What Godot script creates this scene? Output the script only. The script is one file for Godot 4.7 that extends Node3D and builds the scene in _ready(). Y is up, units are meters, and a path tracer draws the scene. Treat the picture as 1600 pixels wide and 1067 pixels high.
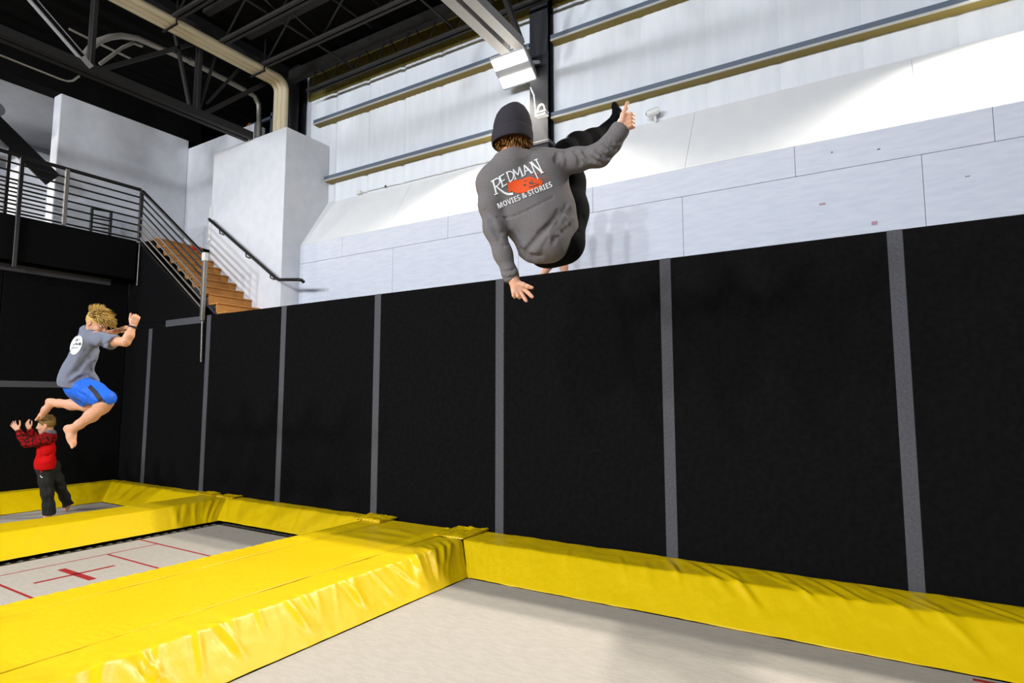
extends Node3D
# An indoor trampoline hall. Units are metres, y is up, the trampoline beds lie just above y = 0,
# the padded black side wall is the plane z = -4.4 and the camera stands at x = z = 0.

const F_PX := 927.0
const CAM := Vector3(0, 1.408, 0)
const BLACK_Z := -4.4       # face of the black padded wall
const WALL_X := -9.3        # face of the black end wall
const PAD_TOP := 0.264
const BED_Y := 0.06
const WALL_TOP := 2.471

var cam_basis: Basis
var M := {}
var counts := {}
var rng := RandomNumberGenerator.new()

# ---------------------------------------------------------------- naming and tagging
func numbered(called: String) -> String:
	var n: int = counts.get(called, 0)
	counts[called] = n + 1
	return called if n == 0 else "%s_%03d" % [called, n]

func tag(o: Node, label: String, category: String, group := "") -> Node:
	o.set_meta("label", label)
	o.set_meta("category", category)
	if group != "":
		o.set_meta("group", group)
	return o

func thing(called: String, label: String, category: String, where := Vector3.ZERO, group := "") -> Node3D:
	var o := Node3D.new()
	o.name = numbered(called)
	add_child(o, true)
	o.position = where
	tag(o, label, category, group)
	return o

func setting(called: String, label: String, category: String) -> Node3D:
	var o := Node3D.new()
	o.name = numbered(called)
	add_child(o, true)
	tag(o, label, category)
	o.set_meta("kind", "structure")
	return o

func put(called: String, mesh: Mesh, mat: Material, parent: Node) -> MeshInstance3D:
	var o := MeshInstance3D.new()
	o.name = numbered(called) if parent == self else called
	o.mesh = mesh
	o.material_override = mat
	o.cast_shadow = GeometryInstance3D.SHADOW_CASTING_SETTING_ON
	parent.add_child(o, true)
	if parent is Node3D and parent != self:
		var p: Node = parent
		var off := Vector3.ZERO
		while p != self and p != null:
			off += (p as Node3D).position
			p = p.get_parent()
		o.position = -off        # meshes are written in hall coordinates
	return o

# a point of the hall from a direction in the picture frame and a distance along the view axis
var reach_scale := 1.0
func at(u: float, v: float, d: float) -> Vector3:
	d *= reach_scale
	return CAM + cam_basis * Vector3((u - 800.0) / F_PX * d, -(v - 533.5) / F_PX * d, -d)

# the same direction followed to a plane x = const
func at_x(u: float, v: float, x: float) -> Vector3:
	var p := at(u, v, 1.0) - CAM
	return CAM + p * (x - CAM.x) / p.x

# ---------------------------------------------------------------- mesh building
class MB:
	var v := PackedVector3Array()
	var n := PackedVector3Array()
	var uv := PackedVector2Array()

	func tri(a: Vector3, b: Vector3, c: Vector3, na: Vector3, nb: Vector3, nc: Vector3) -> void:
		if (c - a).cross(b - a).dot(na + nb + nc) < 0.0:
			v.append(a); v.append(c); v.append(b)
			n.append(na); n.append(nc); n.append(nb)
		else:
			v.append(a); v.append(b); v.append(c)
			n.append(na); n.append(nb); n.append(nc)

	func quad(a: Vector3, b: Vector3, c: Vector3, d: Vector3, nn: Vector3) -> void:
		tri(a, b, c, nn, nn, nn)
		tri(a, c, d, nn, nn, nn)

	# box between two corners with chamfered edges
	func box(lo: Vector3, hi: Vector3, bev := 0.0, basis := Basis.IDENTITY, off := Vector3.ZERO) -> void:
		var p0 := Vector3(minf(lo.x, hi.x), minf(lo.y, hi.y), minf(lo.z, hi.z))
		var p1 := Vector3(maxf(lo.x, hi.x), maxf(lo.y, hi.y), maxf(lo.z, hi.z))
		var c := (p0 + p1) * 0.5
		var e := (p1 - p0) * 0.5
		var b := minf(bev, minf(e.x, minf(e.y, e.z)) * 0.9)
		for ax in 3:
			for s: float in [-1.0, 1.0]:
				var nn := Vector3.ZERO
				nn[ax] = s
				var i := (ax + 1) % 3
				var j := (ax + 2) % 3
				var q: Array[Vector3] = []
				for k: Array in [[-1, -1], [1, -1], [1, 1], [-1, 1]]:
					var p := Vector3.ZERO
					p[ax] = s * e[ax]
					p[i] = float(k[0]) * (e[i] - b)
					p[j] = float(k[1]) * (e[j] - b)
					q.append(basis * (c + p) + off)
				quad(q[0], q[1], q[2], q[3], basis * nn)
				if b > 0.0:
					for s2: float in [-1.0, 1.0]:
						# the chamfer shared with axis i
						if ax < i or true:
							var a0 := Vector3.ZERO
							var a1 := Vector3.ZERO
							a0[ax] = s * e[ax]; a0[i] = s2 * (e[i] - b); a0[j] = -(e[j] - b)
							a1 = a0; a1[j] = e[j] - b
							var b0 := a0
							var b1 := a1
							b0[ax] = s * (e[ax] - b); b0[i] = s2 * e[i]
							b1[ax] = b0[ax]; b1[i] = b0[i]
							var m := Vector3.ZERO
							m[ax] = s; m[i] = s2
							quad(basis * (c + a0) + off, basis * (c + a1) + off, basis * (c + b1) + off, basis * (c + b0) + off, basis * m.normalized())
		if b > 0.0:
			for sx: float in [-1.0, 1.0]:
				for sy: float in [-1.0, 1.0]:
					for sz: float in [-1.0, 1.0]:
						var a := basis * (c + Vector3(sx * e.x, sy * (e.y - b), sz * (e.z - b))) + off
						var d := basis * (c + Vector3(sx * (e.x - b), sy * e.y, sz * (e.z - b))) + off
						var g := basis * (c + Vector3(sx * (e.x - b), sy * (e.y - b), sz * e.z)) + off
						var nn2 := basis * Vector3(sx, sy, sz).normalized()
						tri(a, d, g, nn2, nn2, nn2)

	# square bar between two points
	func bar(a: Vector3, b: Vector3, w: float, h: float, up := Vector3.UP, bev := 0.0) -> void:
		var z := (b - a).normalized()
		var x := up.cross(z)
		if x.length() < 0.01:
			x = Vector3.RIGHT.cross(z)
		x = x.normalized()
		var y := z.cross(x).normalized()
		var l := (b - a).length()
		box(Vector3(-w / 2, -h / 2, 0), Vector3(w / 2, h / 2, l), bev, Basis(x, y, z), a)

	# round tube through points, radii may vary
	func tube(pts: Array, radii, sides := 10, caps := true) -> void:
		var rings := []
		var norms := []
		var up := Vector3.UP
		var prev := Vector3.ZERO
		for i in pts.size():
			var p: Vector3 = pts[i]
			var t: Vector3
			if i == 0:
				t = (pts[1] - p)
			elif i == pts.size() - 1:
				t = p - pts[i - 1]
			else:
				t = (pts[i + 1] - p).normalized() + (p - pts[i - 1]).normalized()
			t = t.normalized()
			var x := prev
			if i == 0:
				x = up.cross(t)
				if x.length() < 0.05:
					x = Vector3.RIGHT.cross(t)
			x = (x - t * x.dot(t)).normalized()
			prev = x
			var y := t.cross(x)
			var r: float = radii[i] if radii is Array else radii
			var ring := []
			var nr := []
			for k in sides:
				var a := TAU * k / sides
				var d := x * cos(a) + y * sin(a)
				ring.append(p + d * r)
				nr.append(d)
			rings.append(ring)
			norms.append(nr)
		for i in pts.size() - 1:
			for k in sides:
				var k2 := (k + 1) % sides
				tri(rings[i][k], rings[i][k2], rings[i + 1][k2], norms[i][k], norms[i][k2], norms[i + 1][k2])
				tri(rings[i][k], rings[i + 1][k2], rings[i + 1][k], norms[i][k], norms[i + 1][k2], norms[i + 1][k])
		if caps:
			for e in [0, pts.size() - 1]:
				var nn: Vector3 = (pts[0] - pts[1]).normalized() if e == 0 else (pts[e] - pts[e - 1]).normalized()
				for k in range(1, sides - 1):
					tri(rings[e][0], rings[e][k], rings[e][k + 1], nn, nn, nn)

	# smooth grid of points; normals from the neighbours, oriented towards 'out'
	func grid(rows: Array, out_dir: Vector3, flip_by_centre := false, centre := Vector3.ZERO) -> void:
		var h := rows.size()
		var w: int = rows[0].size()
		var nn := []
		for i in h:
			var r := PackedVector3Array()
			for j in w:
				var du: Vector3 = rows[mini(i + 1, h - 1)][j] - rows[maxi(i - 1, 0)][j]
				var dv: Vector3 = rows[i][mini(j + 1, w - 1)] - rows[i][maxi(j - 1, 0)]
				var c := du.cross(dv).normalized()
				var ref := out_dir
				if flip_by_centre:
					ref = rows[i][j] - centre
				if c.dot(ref) < 0.0:
					c = -c
				r.append(c)
			nn.append(r)
		for i in h - 1:
			for j in w - 1:
				tri(rows[i][j], rows[i + 1][j], rows[i + 1][j + 1], nn[i][j], nn[i + 1][j], nn[i + 1][j + 1])
				tri(rows[i][j], rows[i + 1][j + 1], rows[i][j + 1], nn[i][j], nn[i + 1][j + 1], nn[i][j + 1])

	# extruded closed polygon (points listed in the plane, extruded along 'dir')
	func prism(poly: PackedVector2Array, to3: Callable, dir: Vector3) -> void:
		var idx := Geometry2D.triangulate_polygon(poly)
		var dn := dir.normalized()
		for i in range(0, idx.size(), 3):
			var a: Vector3 = to3.call(poly[idx[i]])
			var b: Vector3 = to3.call(poly[idx[i + 1]])
			var c: Vector3 = to3.call(poly[idx[i + 2]])
			tri(a, b, c, -dn, -dn, -dn)
			tri(a + dir, b + dir, c + dir, dn, dn, dn)
		var cen := Vector3.ZERO
		for p in poly:
			cen += to3.call(p)
		cen /= poly.size()
		for i in poly.size():
			var a: Vector3 = to3.call(poly[i])
			var b: Vector3 = to3.call(poly[(i + 1) % poly.size()])
			var nn := (b - a).cross(dir).normalized()
			if Geometry2D.is_polygon_clockwise(poly):
				pass
			# outwards by testing a small step
			var mid := (poly[i] + poly[(i + 1) % poly.size()]) * 0.5
			var e2 := (poly[(i + 1) % poly.size()] - poly[i]).normalized()
			var test := mid + Vector2(-e2.y, e2.x) * 0.001
			var t3: Vector3 = to3.call(test)
			var step: Vector3 = t3 - to3.call(mid)
			if Geometry2D.is_point_in_polygon(test, poly):
				step = -step
			if nn.dot(step) < 0.0:
				nn = -nn
			quad(a, b, b + dir, a + dir, nn)

	func mesh() -> ArrayMesh:
		var a := []
		a.resize(Mesh.ARRAY_MAX)
		a[Mesh.ARRAY_VERTEX] = v
		a[Mesh.ARRAY_NORMAL] = n
		var m := ArrayMesh.new()
		m.add_surface_from_arrays(Mesh.PRIMITIVE_TRIANGLES, a)
		return m

func box_mesh(lo: Vector3, hi: Vector3, bev := 0.0) -> ArrayMesh:
	var b := MB.new()
	b.box(lo, hi, bev)
	return b.mesh()

func bar_mesh(a: Vector3, b: Vector3, w: float, h: float, bev := 0.0) -> ArrayMesh:
	var m := MB.new()
	m.bar(a, b, w, h, Vector3.UP, bev)
	return m.mesh()

func tube_mesh(pts: Array, r, sides := 10) -> ArrayMesh:
	var m := MB.new()
	m.tube(pts, r, sides)
	return m.mesh()

# ---------------------------------------------------------------- distance fields for bodies and cloth
class Sdf:
	var o: Vector3
	var h: float
	var nx: int
	var ny: int
	var nz: int
	var f := PackedFloat32Array()

	func _init(lo: Vector3, hi: Vector3, cell: float) -> void:
		h = cell
		o = lo - Vector3.ONE * cell * 3.0
		var s := (hi - lo) / cell
		nx = int(s.x) + 8
		ny = int(s.y) + 8
		nz = int(s.z) + 8
		f.resize(nx * ny * nz)
		f.fill(1.0)

	func span(lo: Vector3, hi: Vector3) -> Array:
		var a := (lo - o) / h
		var b := (hi - o) / h
		return [clampi(int(a.x), 0, nx - 1), clampi(int(a.y), 0, ny - 1), clampi(int(a.z), 0, nz - 1), clampi(int(b.x) + 1, 0, nx - 1), clampi(int(b.y) + 1, 0, ny - 1), clampi(int(b.z) + 1, 0, nz - 1)]

	func bone(a: Vector3, b: Vector3, ra: float, rb: float, k: float) -> void:
		var m := Vector3.ONE * (maxf(ra, rb) + k + 2.5 * h)
		var s := span(a.min(b) - m, a.max(b) + m)
		var ab := b - a
		var inv := 1.0 / maxf(ab.length_squared(), 1e-9)
		var dr := rb - ra
		for z: int in range(s[2], s[5] + 1):
			for y: int in range(s[1], s[4] + 1):
				var i: int = (z * ny + y) * nx + int(s[0])
				var pa := o + Vector3(s[0], y, z) * h - a
				for x: int in range(s[0], s[3] + 1):
					var t := clampf(pa.dot(ab) * inv, 0.0, 1.0)
					var d := (pa - ab * t).length() - ra - dr * t
					var e := f[i]
					var q := k - absf(e - d)
					if d < e:
						e = d
					if q > 0.0:
						e -= q * q * 0.25 / k
					f[i] = e
					i += 1
					pa.x += h

	func ell(c: Vector3, bs: Basis, r: Vector3, k: float, sub := false) -> void:
		var m := Vector3.ONE * (maxf(r.x, maxf(r.y, r.z)) + k + 2.5 * h)
		var s := span(c - m, c + m)
		var inv := bs.transposed()
		for z: int in range(s[2], s[5] + 1):
			for y: int in range(s[1], s[4] + 1):
				var i: int = (z * ny + y) * nx + int(s[0])
				for x: int in range(s[0], s[3] + 1):
					var p := inv * (o + Vector3(x, y, z) * h - c)
					var p1 := p / r
					var k0 := p1.length()
					var k1 := (p1 / r).length()
					var d := k0 * (k0 - 1.0) / maxf(k1, 1e-6)
					var e := f[i]
					if sub:
						d = -d
						var q := k - absf(e - d)
						e = maxf(e, d)
						if q > 0.0:
							e += q * q * 0.25 / k
					else:
						var q := k - absf(e - d)
						e = minf(e, d)
						if q > 0.0:
							e -= q * q * 0.25 / k
					f[i] = e
					i += 1

	# cut the solid flat beyond a plane, inside a ball
	func cut(c: Vector3, nn: Vector3, rad: float) -> void:
		var m := Vector3.ONE * rad
		var s := span(c - m, c + m)
		for z: int in range(s[2], s[5] + 1):
			for y: int in range(s[1], s[4] + 1):
				var i: int = (z * ny + y) * nx + int(s[0])
				for x: int in range(s[0], s[3] + 1):
					var p := o + Vector3(x, y, z) * h - c
					if p.length() < rad:
						f[i] = maxf(f[i], p.dot(nn))
					i += 1

	# a fold in cloth along a segment: amp > 0 presses in, amp < 0 raises
	func fold(a: Vector3, b: Vector3, w: float, amp: float) -> void:
		var m := Vector3.ONE * w * 2.4
		var s := span(a.min(b) - m, a.max(b) + m)
		var ab := b - a
		var inv := 1.0 / maxf(ab.length_squared(), 1e-9)
		for z: int in range(s[2], s[5] + 1):
			for y: int in range(s[1], s[4] + 1):
				var i: int = (z * ny + y) * nx + int(s[0])
				for x: int in range(s[0], s[3] + 1):
					var pa := o + Vector3(x, y, z) * h - a
					var t := clampf(pa.dot(ab) * inv, 0.0, 1.0)
					var d := (pa - ab * t).length() / w
					if d < 2.4:
						f[i] += amp * exp(-d * d)
					i += 1

	func value(p: Vector3) -> float:
		var g := (p - o) / h
		var x := int(g.x)
		var y := int(g.y)
		var z := int(g.z)
		if x < 0 or y < 0 or z < 0 or x >= nx - 1 or y >= ny - 1 or z >= nz - 1:
			return 1.0
		var t := g - Vector3(x, y, z)
		var i := (z * ny + y) * nx + x
		var r := nx
		var l := nx * ny
		var a := lerpf(lerpf(f[i], f[i + 1], t.x), lerpf(f[i + r], f[i + r + 1], t.x), t.y)
		var b := lerpf(lerpf(f[i + l], f[i + l + 1], t.x), lerpf(f[i + l + r], f[i + l + r + 1], t.x), t.y)
		return lerpf(a, b, t.z)

	# first surface point along a ray
	func touch(p: Vector3, dir: Vector3, reach: float) -> Vector3:
		var t := 0.0
		var st := h * 0.5
		while t < reach:
			if value(p + dir * t) < 0.0:
				var lo := t - st
				var hi := t
				for k in 6:
					var m := (lo + hi) * 0.5
					if value(p + dir * m) < 0.0:
						hi = m
					else:
						lo = m
				return p + dir * hi
			t += st
		return p + dir * reach

	# surface nets
	func skin(into: Dictionary) -> void:
		var vs: PackedVector3Array = into.v
		var ns: PackedVector3Array = into.n
		var ix: PackedInt32Array = into.i
		var id := PackedInt32Array()
		id.resize(f.size())
		id.fill(-1)
		var r := nx
		var l := nx * ny
		var near := h * 4.5
		for z in nz - 1:
			for y in ny - 1:
				var i := (z * ny + y) * nx
				for x in nx - 1:
					var c0 := f[i]
					if c0 > near or c0 < -near:
						i += 1
						continue
					var c1 := f[i + 1]
					var c2 := f[i + r]
					var c3 := f[i + r + 1]
					var c4 := f[i + l]
					var c5 := f[i + l + 1]
					var c6 := f[i + l + r]
					var c7 := f[i + l + r + 1]
					var neg := int(c0 < 0.0) + int(c1 < 0.0) + int(c2 < 0.0) + int(c3 < 0.0) + int(c4 < 0.0) + int(c5 < 0.0) + int(c6 < 0.0) + int(c7 < 0.0)
					if neg == 0 or neg == 8:
						i += 1
						continue
					var p := Vector3.ZERO
					var m := 0
					if (c0 < 0.0) != (c1 < 0.0): p += Vector3(c0 / (c0 - c1), 0, 0); m += 1
					if (c2 < 0.0) != (c3 < 0.0): p += Vector3(c2 / (c2 - c3), 1, 0); m += 1
					if (c4 < 0.0) != (c5 < 0.0): p += Vector3(c4 / (c4 - c5), 0, 1); m += 1
					if (c6 < 0.0) != (c7 < 0.0): p += Vector3(c6 / (c6 - c7), 1, 1); m += 1
					if (c0 < 0.0) != (c2 < 0.0): p += Vector3(0, c0 / (c0 - c2), 0); m += 1
					if (c1 < 0.0) != (c3 < 0.0): p += Vector3(1, c1 / (c1 - c3), 0); m += 1
					if (c4 < 0.0) != (c6 < 0.0): p += Vector3(0, c4 / (c4 - c6), 1); m += 1
					if (c5 < 0.0) != (c7 < 0.0): p += Vector3(1, c5 / (c5 - c7), 1); m += 1
					if (c0 < 0.0) != (c4 < 0.0): p += Vector3(0, 0, c0 / (c0 - c4)); m += 1
					if (c1 < 0.0) != (c5 < 0.0): p += Vector3(1, 0, c1 / (c1 - c5)); m += 1
					if (c2 < 0.0) != (c6 < 0.0): p += Vector3(0, 1, c2 / (c2 - c6)); m += 1
					if (c3 < 0.0) != (c7 < 0.0): p += Vector3(1, 1, c3 / (c3 - c7)); m += 1
					p /= float(m)
					id[i] = vs.size()
					vs.append(o + (Vector3(x, y, z) + p) * h)
					ns.append(Vector3(c1 + c3 + c5 + c7 - c0 - c2 - c4 - c6, c2 + c3 + c6 + c7 - c0 - c1 - c4 - c5, c4 + c5 + c6 + c7 - c0 - c1 - c2 - c3).normalized())
					i += 1
		for z in range(1, nz - 1):
			for y in range(1, ny - 1):
				for x in range(1, nx - 1):
					var i := (z * ny + y) * nx + x
					if id[i] < 0:
						continue
					var s0 := f[i] < 0.0
					if s0 != (f[i + 1] < 0.0):
						face(ix, id[i], id[i - r], id[i - r - l], id[i - l], s0)
					if s0 != (f[i + r] < 0.0):
						face(ix, id[i], id[i - l], id[i - l - 1], id[i - 1], s0)
					if s0 != (f[i + l] < 0.0):
						face(ix, id[i], id[i - 1], id[i - 1 - r], id[i - r], s0)
		into.v = vs
		into.n = ns
		into.i = ix

	func face(ix: PackedInt32Array, a: int, b: int, c: int, d: int, s0: bool) -> void:
		if a < 0 or b < 0 or c < 0 or d < 0:
			return
		if not s0:
			ix.append(a); ix.append(b); ix.append(c); ix.append(a); ix.append(c); ix.append(d)
		else:
			ix.append(a); ix.append(c); ix.append(b); ix.append(a); ix.append(d); ix.append(c)

# ops: ["b", a, b, ra, rb, k]  ["e", centre, basis, radii, k]  ["s", ...] cut-out  ["c", point, normal, radius]  ["f", a, b, width, amp]
func shape(ops: Array, cell: float) -> Sdf:
	var lo := Vector3.ONE * 1e6
	var hi := -lo
	for op: Array in ops:
		if op[0] == "b":
			var r: float = maxf(op[3], op[4])
			lo = lo.min((op[1] as Vector3).min(op[2]) - Vector3.ONE * r)
			hi = hi.max((op[1] as Vector3).max(op[2]) + Vector3.ONE * r)
		elif op[0] == "e":
			var rr: Vector3 = op[3]
			var r2 := maxf(rr.x, maxf(rr.y, rr.z))
			lo = lo.min(op[1] - Vector3.ONE * r2)
			hi = hi.max(op[1] + Vector3.ONE * r2)
	var s := Sdf.new(lo, hi, cell)
	for op: Array in ops:
		match op[0]:
			"b": s.bone(op[1], op[2], op[3], op[4], op[5])
			"e": s.ell(op[1], op[2], op[3], op[4])
			"s": s.ell(op[1], op[2], op[3], op[4], true)
			"c": s.cut(op[1], op[2], op[3])
			"f": s.fold(op[1], op[2], op[3], op[4])
	return s

func skins(fields: Array) -> ArrayMesh:
	var d := {"v": PackedVector3Array(), "n": PackedVector3Array(), "i": PackedInt32Array()}
	for s: Sdf in fields:
		s.skin(d)
	var a := []
	a.resize(Mesh.ARRAY_MAX)
	a[Mesh.ARRAY_VERTEX] = d.v
	a[Mesh.ARRAY_NORMAL] = d.n
	a[Mesh.ARRAY_INDEX] = d.i
	var m := ArrayMesh.new()
	m.add_surface_from_arrays(Mesh.PRIMITIVE_TRIANGLES, a)
	return m

# a chain of bones through [u, v, depth, radius] entries
func chain(list: Array, k: float) -> Array:
	var out := []
	for i in list.size() - 1:
		var a: Array = list[i]
		var b: Array = list[i + 1]
		out.append(["b", at(a[0], a[1], a[2]), at(b[0], b[1], b[2]), a[3] * reach_scale, b[3] * reach_scale, k])
	return out

# ---------------------------------------------------------------- materials
func flat(c: Color, rough := 0.6, metal := 0.0, spec := 0.5) -> StandardMaterial3D:
	var m := StandardMaterial3D.new()
	m.albedo_color = c
	m.roughness = rough
	m.metallic = metal
	m.metallic_specular = spec
	return m

func noise_tex(seed_: int, freq: float, c0: Color, c1: Color, octaves := 4, size := 256, kind := FastNoiseLite.TYPE_SIMPLEX_SMOOTH) -> NoiseTexture2D:
	var n := FastNoiseLite.new()
	n.seed = seed_
	n.noise_type = kind
	n.frequency = freq
	n.fractal_octaves = octaves
	var t := NoiseTexture2D.new()
	t.width = size
	t.height = size
	t.seamless = true
	t.noise = n
	var g := Gradient.new()
	g.set_color(0, c0)
	g.set_color(1, c1)
	t.color_ramp = g
	return t

func bump_tex(seed_: int, freq: float, strength: float, octaves := 3, size := 256) -> NoiseTexture2D:
	var n := FastNoiseLite.new()
	n.seed = seed_
	n.frequency = freq
	n.fractal_octaves = octaves
	var t := NoiseTexture2D.new()
	t.width = size
	t.height = size
	t.seamless = true
	t.noise = n
	t.as_normal_map = true
	t.bump_strength = strength
	return t

func grained(c0: Color, c1: Color, seed_: int, freq: float, scale_: Vector3, rough := 0.8, octaves := 4, spec := 0.3) -> StandardMaterial3D:
	var m := flat(Color.WHITE, rough, 0.0, spec)
	m.albedo_texture = noise_tex(seed_, freq, c0, c1, octaves)
	m.uv1_triplanar = true
	m.uv1_world_triplanar = true
	m.uv1_scale = scale_
	return m

func weave_image() -> ImageTexture:
	# woven bed: fine warp and weft threads with slow streaks in the dye
	var im := Image.create(512, 512, false, Image.FORMAT_RGB8)
	var n := FastNoiseLite.new()
	n.seed = 5
	n.frequency = 0.012
	for y in 512:
		for x in 512:
			var streak := n.get_noise_2d(x * 0.6, y * 2.0) * 0.03 + n.get_noise_2d(x * 6.0, y * 6.0 + 900.0) * 0.03
			var t := 0.035 if (x / 4 + y / 4) % 2 == 0 else -0.035
			var b := 0.70 + streak + t
			im.set_pixel(x, y, Color(b, b * 0.955, b * 0.89))
	im.generate_mipmaps()
	return ImageTexture.create_from_image(im)

func make_materials() -> void:
	var vinyl := flat(Color(0.895, 0.755, 0.0), 0.40, 0.0, 0.5)
	vinyl.normal_enabled = true
	vinyl.normal_texture = bump_tex(31, 0.02, 1.6)
	vinyl.normal_scale = 0.5
	vinyl.uv1_triplanar = true
	vinyl.uv1_world_triplanar = true
	vinyl.uv1_scale = Vector3.ONE * 3.0
	M.vinyl = vinyl
	var bed := flat(Color.WHITE, 0.75, 0.0, 0.3)
	bed.albedo_texture = weave_image()
	bed.uv1_triplanar = true
	bed.uv1_world_triplanar = true
	bed.uv1_scale = Vector3.ONE * 2.0
	M.bed = bed
	M.red_tape = flat(Color(0.62, 0.10, 0.12), 0.7)
	M.black_steel = flat(Color(0.045, 0.045, 0.05), 0.5, 0.2)
	M.spring = flat(Color(0.75, 0.75, 0.75), 0.35, 0.8)
	M.carpet = grained(Color(0.070, 0.070, 0.072), Color(0.092, 0.092, 0.095), 3, 0.05, Vector3.ONE * 1.4, 1.0, 5, 0.02)
	M.strip = grained(Color(0.30, 0.30, 0.32), Color(0.36, 0.36, 0.38), 4, 0.06, Vector3.ONE * 3.0, 0.9, 4, 0.2)
	M.ply = grained(Color(0.80, 0.815, 0.86), Color(0.85, 0.86, 0.89), 8, 0.03, Vector3(0.5, 2.5, 0.5), 0.6, 5)
	M.ply.normal_enabled = true
	M.ply.normal_texture = bump_tex(9, 0.03, 2.0, 4)
	M.ply.normal_scale = 0.25
	M.slope = grained(Color(0.87, 0.87, 0.87), Color(0.90, 0.90, 0.895), 10, 0.02, Vector3.ONE * 0.7, 0.6, 4)
	M.plaster = grained(Color(0.84, 0.845, 0.865), Color(0.875, 0.88, 0.895), 11, 0.02, Vector3.ONE * 0.8, 0.75, 4)
	M.sheet = grained(Color(0.855, 0.875, 0.90), Color(0.90, 0.91, 0.925), 13, 0.02, Vector3(1.5, 0.25, 1.5), 0.5, 4)
	M.girt = flat(Color(0.36, 0.40, 0.46), 0.5, 0.1)
	M.girt_lip = flat(Color(0.72, 0.72, 0.70), 0.5, 0.1)
	M.bounce_tint = grained(Color(0.40, 0.36, 0.16), Color(0.52, 0.47, 0.24), 19, 0.03, Vector3(3, 0.6, 1), 0.9, 3)  # yellow bounce on the shaded upper wall, put into a colour
	M.girt_bounce = flat(Color(0.50, 0.43, 0.17), 0.7)  # yellow light from below on the girt underside, painted as its colour
	M.column = flat(Color(0.12, 0.12, 0.14), 0.5, 0.1)
	M.roof = grained(Color(0.05, 0.047, 0.045), Color(0.075, 0.07, 0.065), 14, 0.03, Vector3.ONE, 0.9, 3, 0.2)
	M.joist = flat(Color(0.135, 0.125, 0.115), 0.7, 0.1)
	M.truss = flat(Color(0.10, 0.092, 0.088), 0.65, 0.1)
	M.truss_pale = flat(Color(0.55, 0.54, 0.54), 0.55, 0.1)
	M.beige = flat(Color(0.80, 0.745, 0.62), 0.5)
	M.galv = flat(Color(0.62, 0.60, 0.56), 0.35, 0.35)
	M.rail = flat(Color(0.10, 0.095, 0.095), 0.35, 0.35)
	M.rail_pale = flat(Color(0.50, 0.48, 0.46), 0.4, 0.6)  # paler copy of the rail steel
	M.handrail = flat(Color(0.03, 0.03, 0.035), 0.4, 0.2)
	M.oak = grained(Color(0.68, 0.46, 0.22), Color(0.80, 0.57, 0.31), 15, 0.03, Vector3(2.0, 14.0, 1.2), 0.55, 5)
	M.white_plastic = flat(Color(0.86, 0.86, 0.85), 0.4)
	M.housing = flat(Color(0.55, 0.56, 0.58), 0.45, 0.4)
	M.floor = grained(Color(0.10, 0.10, 0.10), Color(0.16, 0.16, 0.16), 17, 0.02, Vector3.ONE, 0.9)
	M.hall_wall = grained(Color(0.70, 0.71, 0.73), Color(0.75, 0.755, 0.77), 18, 0.02, Vector3.ONE * 0.5, 0.8)
	M.orange = flat(Color(0.78, 0.40, 0.08), 0.6)
	M.red_cloth = flat(Color(0.75, 0.06, 0.05), 0.9)
	var led := flat(Color(1, 1, 1), 0.4)
	led.emission_enabled = true
	led.emission = Color(1.0, 0.985, 0.95)
	led.emission_energy_multiplier = 7.0
	M.led = led
	# clothes and skin
	M.skin = grained(Color(0.82, 0.60, 0.47), Color(0.88, 0.67, 0.545), 21, 0.03, Vector3.ONE * 6.0, 0.5, 3, 0.4)
	M.skin.subsurf_scatter_enabled = true
	M.skin.subsurf_scatter_strength = 0.08
	M.heather = grained(Color(0.345, 0.33, 0.33), Color(0.55, 0.525, 0.515), 22, 0.16, Vector3.ONE * 5.0, 0.95, 3, 0.15)
	M.tee = grained(Color(0.42, 0.435, 0.49), Color(0.53, 0.545, 0.60), 23, 0.12, Vector3.ONE * 5.0, 0.95, 3, 0.15)
	M.black_cloth = grained(Color(0.035, 0.035, 0.038), Color(0.06, 0.06, 0.065), 24, 0.1, Vector3.ONE * 6.0, 0.9, 3, 0.2)
	M.knit = grained(Color(0.17, 0.16, 0.175), Color(0.27, 0.255, 0.275), 25, 0.14, Vector3(9, 3, 9), 0.95, 3, 0.2)
	M.blue_cloth = grained(Color(0.12, 0.36, 0.80), Color(0.18, 0.44, 0.88), 26, 0.03, Vector3.ONE * 5.0, 0.55, 3)
	M.stripe = flat(Color(0.10, 0.09, 0.10), 0.7)
	M.red_shirt = grained(Color(0.72, 0.02, 0.03), Color(0.82, 0.04, 0.045), 27, 0.05, Vector3.ONE * 5.0, 0.85, 3)
	var camo := grained(Color(0.05, 0.02, 0.02), Color(0.75, 0.05, 0.05), 28, 0.06, Vector3.ONE * 5.0, 0.9, 2)
	camo.albedo_texture = noise_tex(28, 0.05, Color(0.04, 0.02, 0.02), Color(0.85, 0.08, 0.07), 2)
	camo.uv1_scale = Vector3.ONE * 2.2
	var cg: Gradient = (camo.albedo_texture as NoiseTexture2D).color_ramp
	cg.interpolation_mode = Gradient.GRADIENT_INTERPOLATE_CONSTANT
	cg.add_point(0.40, Color(0.25, 0.03, 0.03))
	cg.add_point(0.52, Color(0.68, 0.05, 0.05))
	M.camo = camo
	M.charcoal = grained(Color(0.13, 0.13, 0.125), Color(0.20, 0.20, 0.19), 29, 0.06, Vector3.ONE * 6.0, 0.95, 3)
	M.grey_rib = flat(Color(0.38, 0.38, 0.40), 0.95)
	M.print_white = flat(Color(0.93, 0.93, 0.92), 0.8)
	M.print_orange = flat(Color(0.90, 0.32, 0.08), 0.8)
	M.print_grey = flat(Color(0.33, 0.32, 0.33), 0.9)
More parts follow.
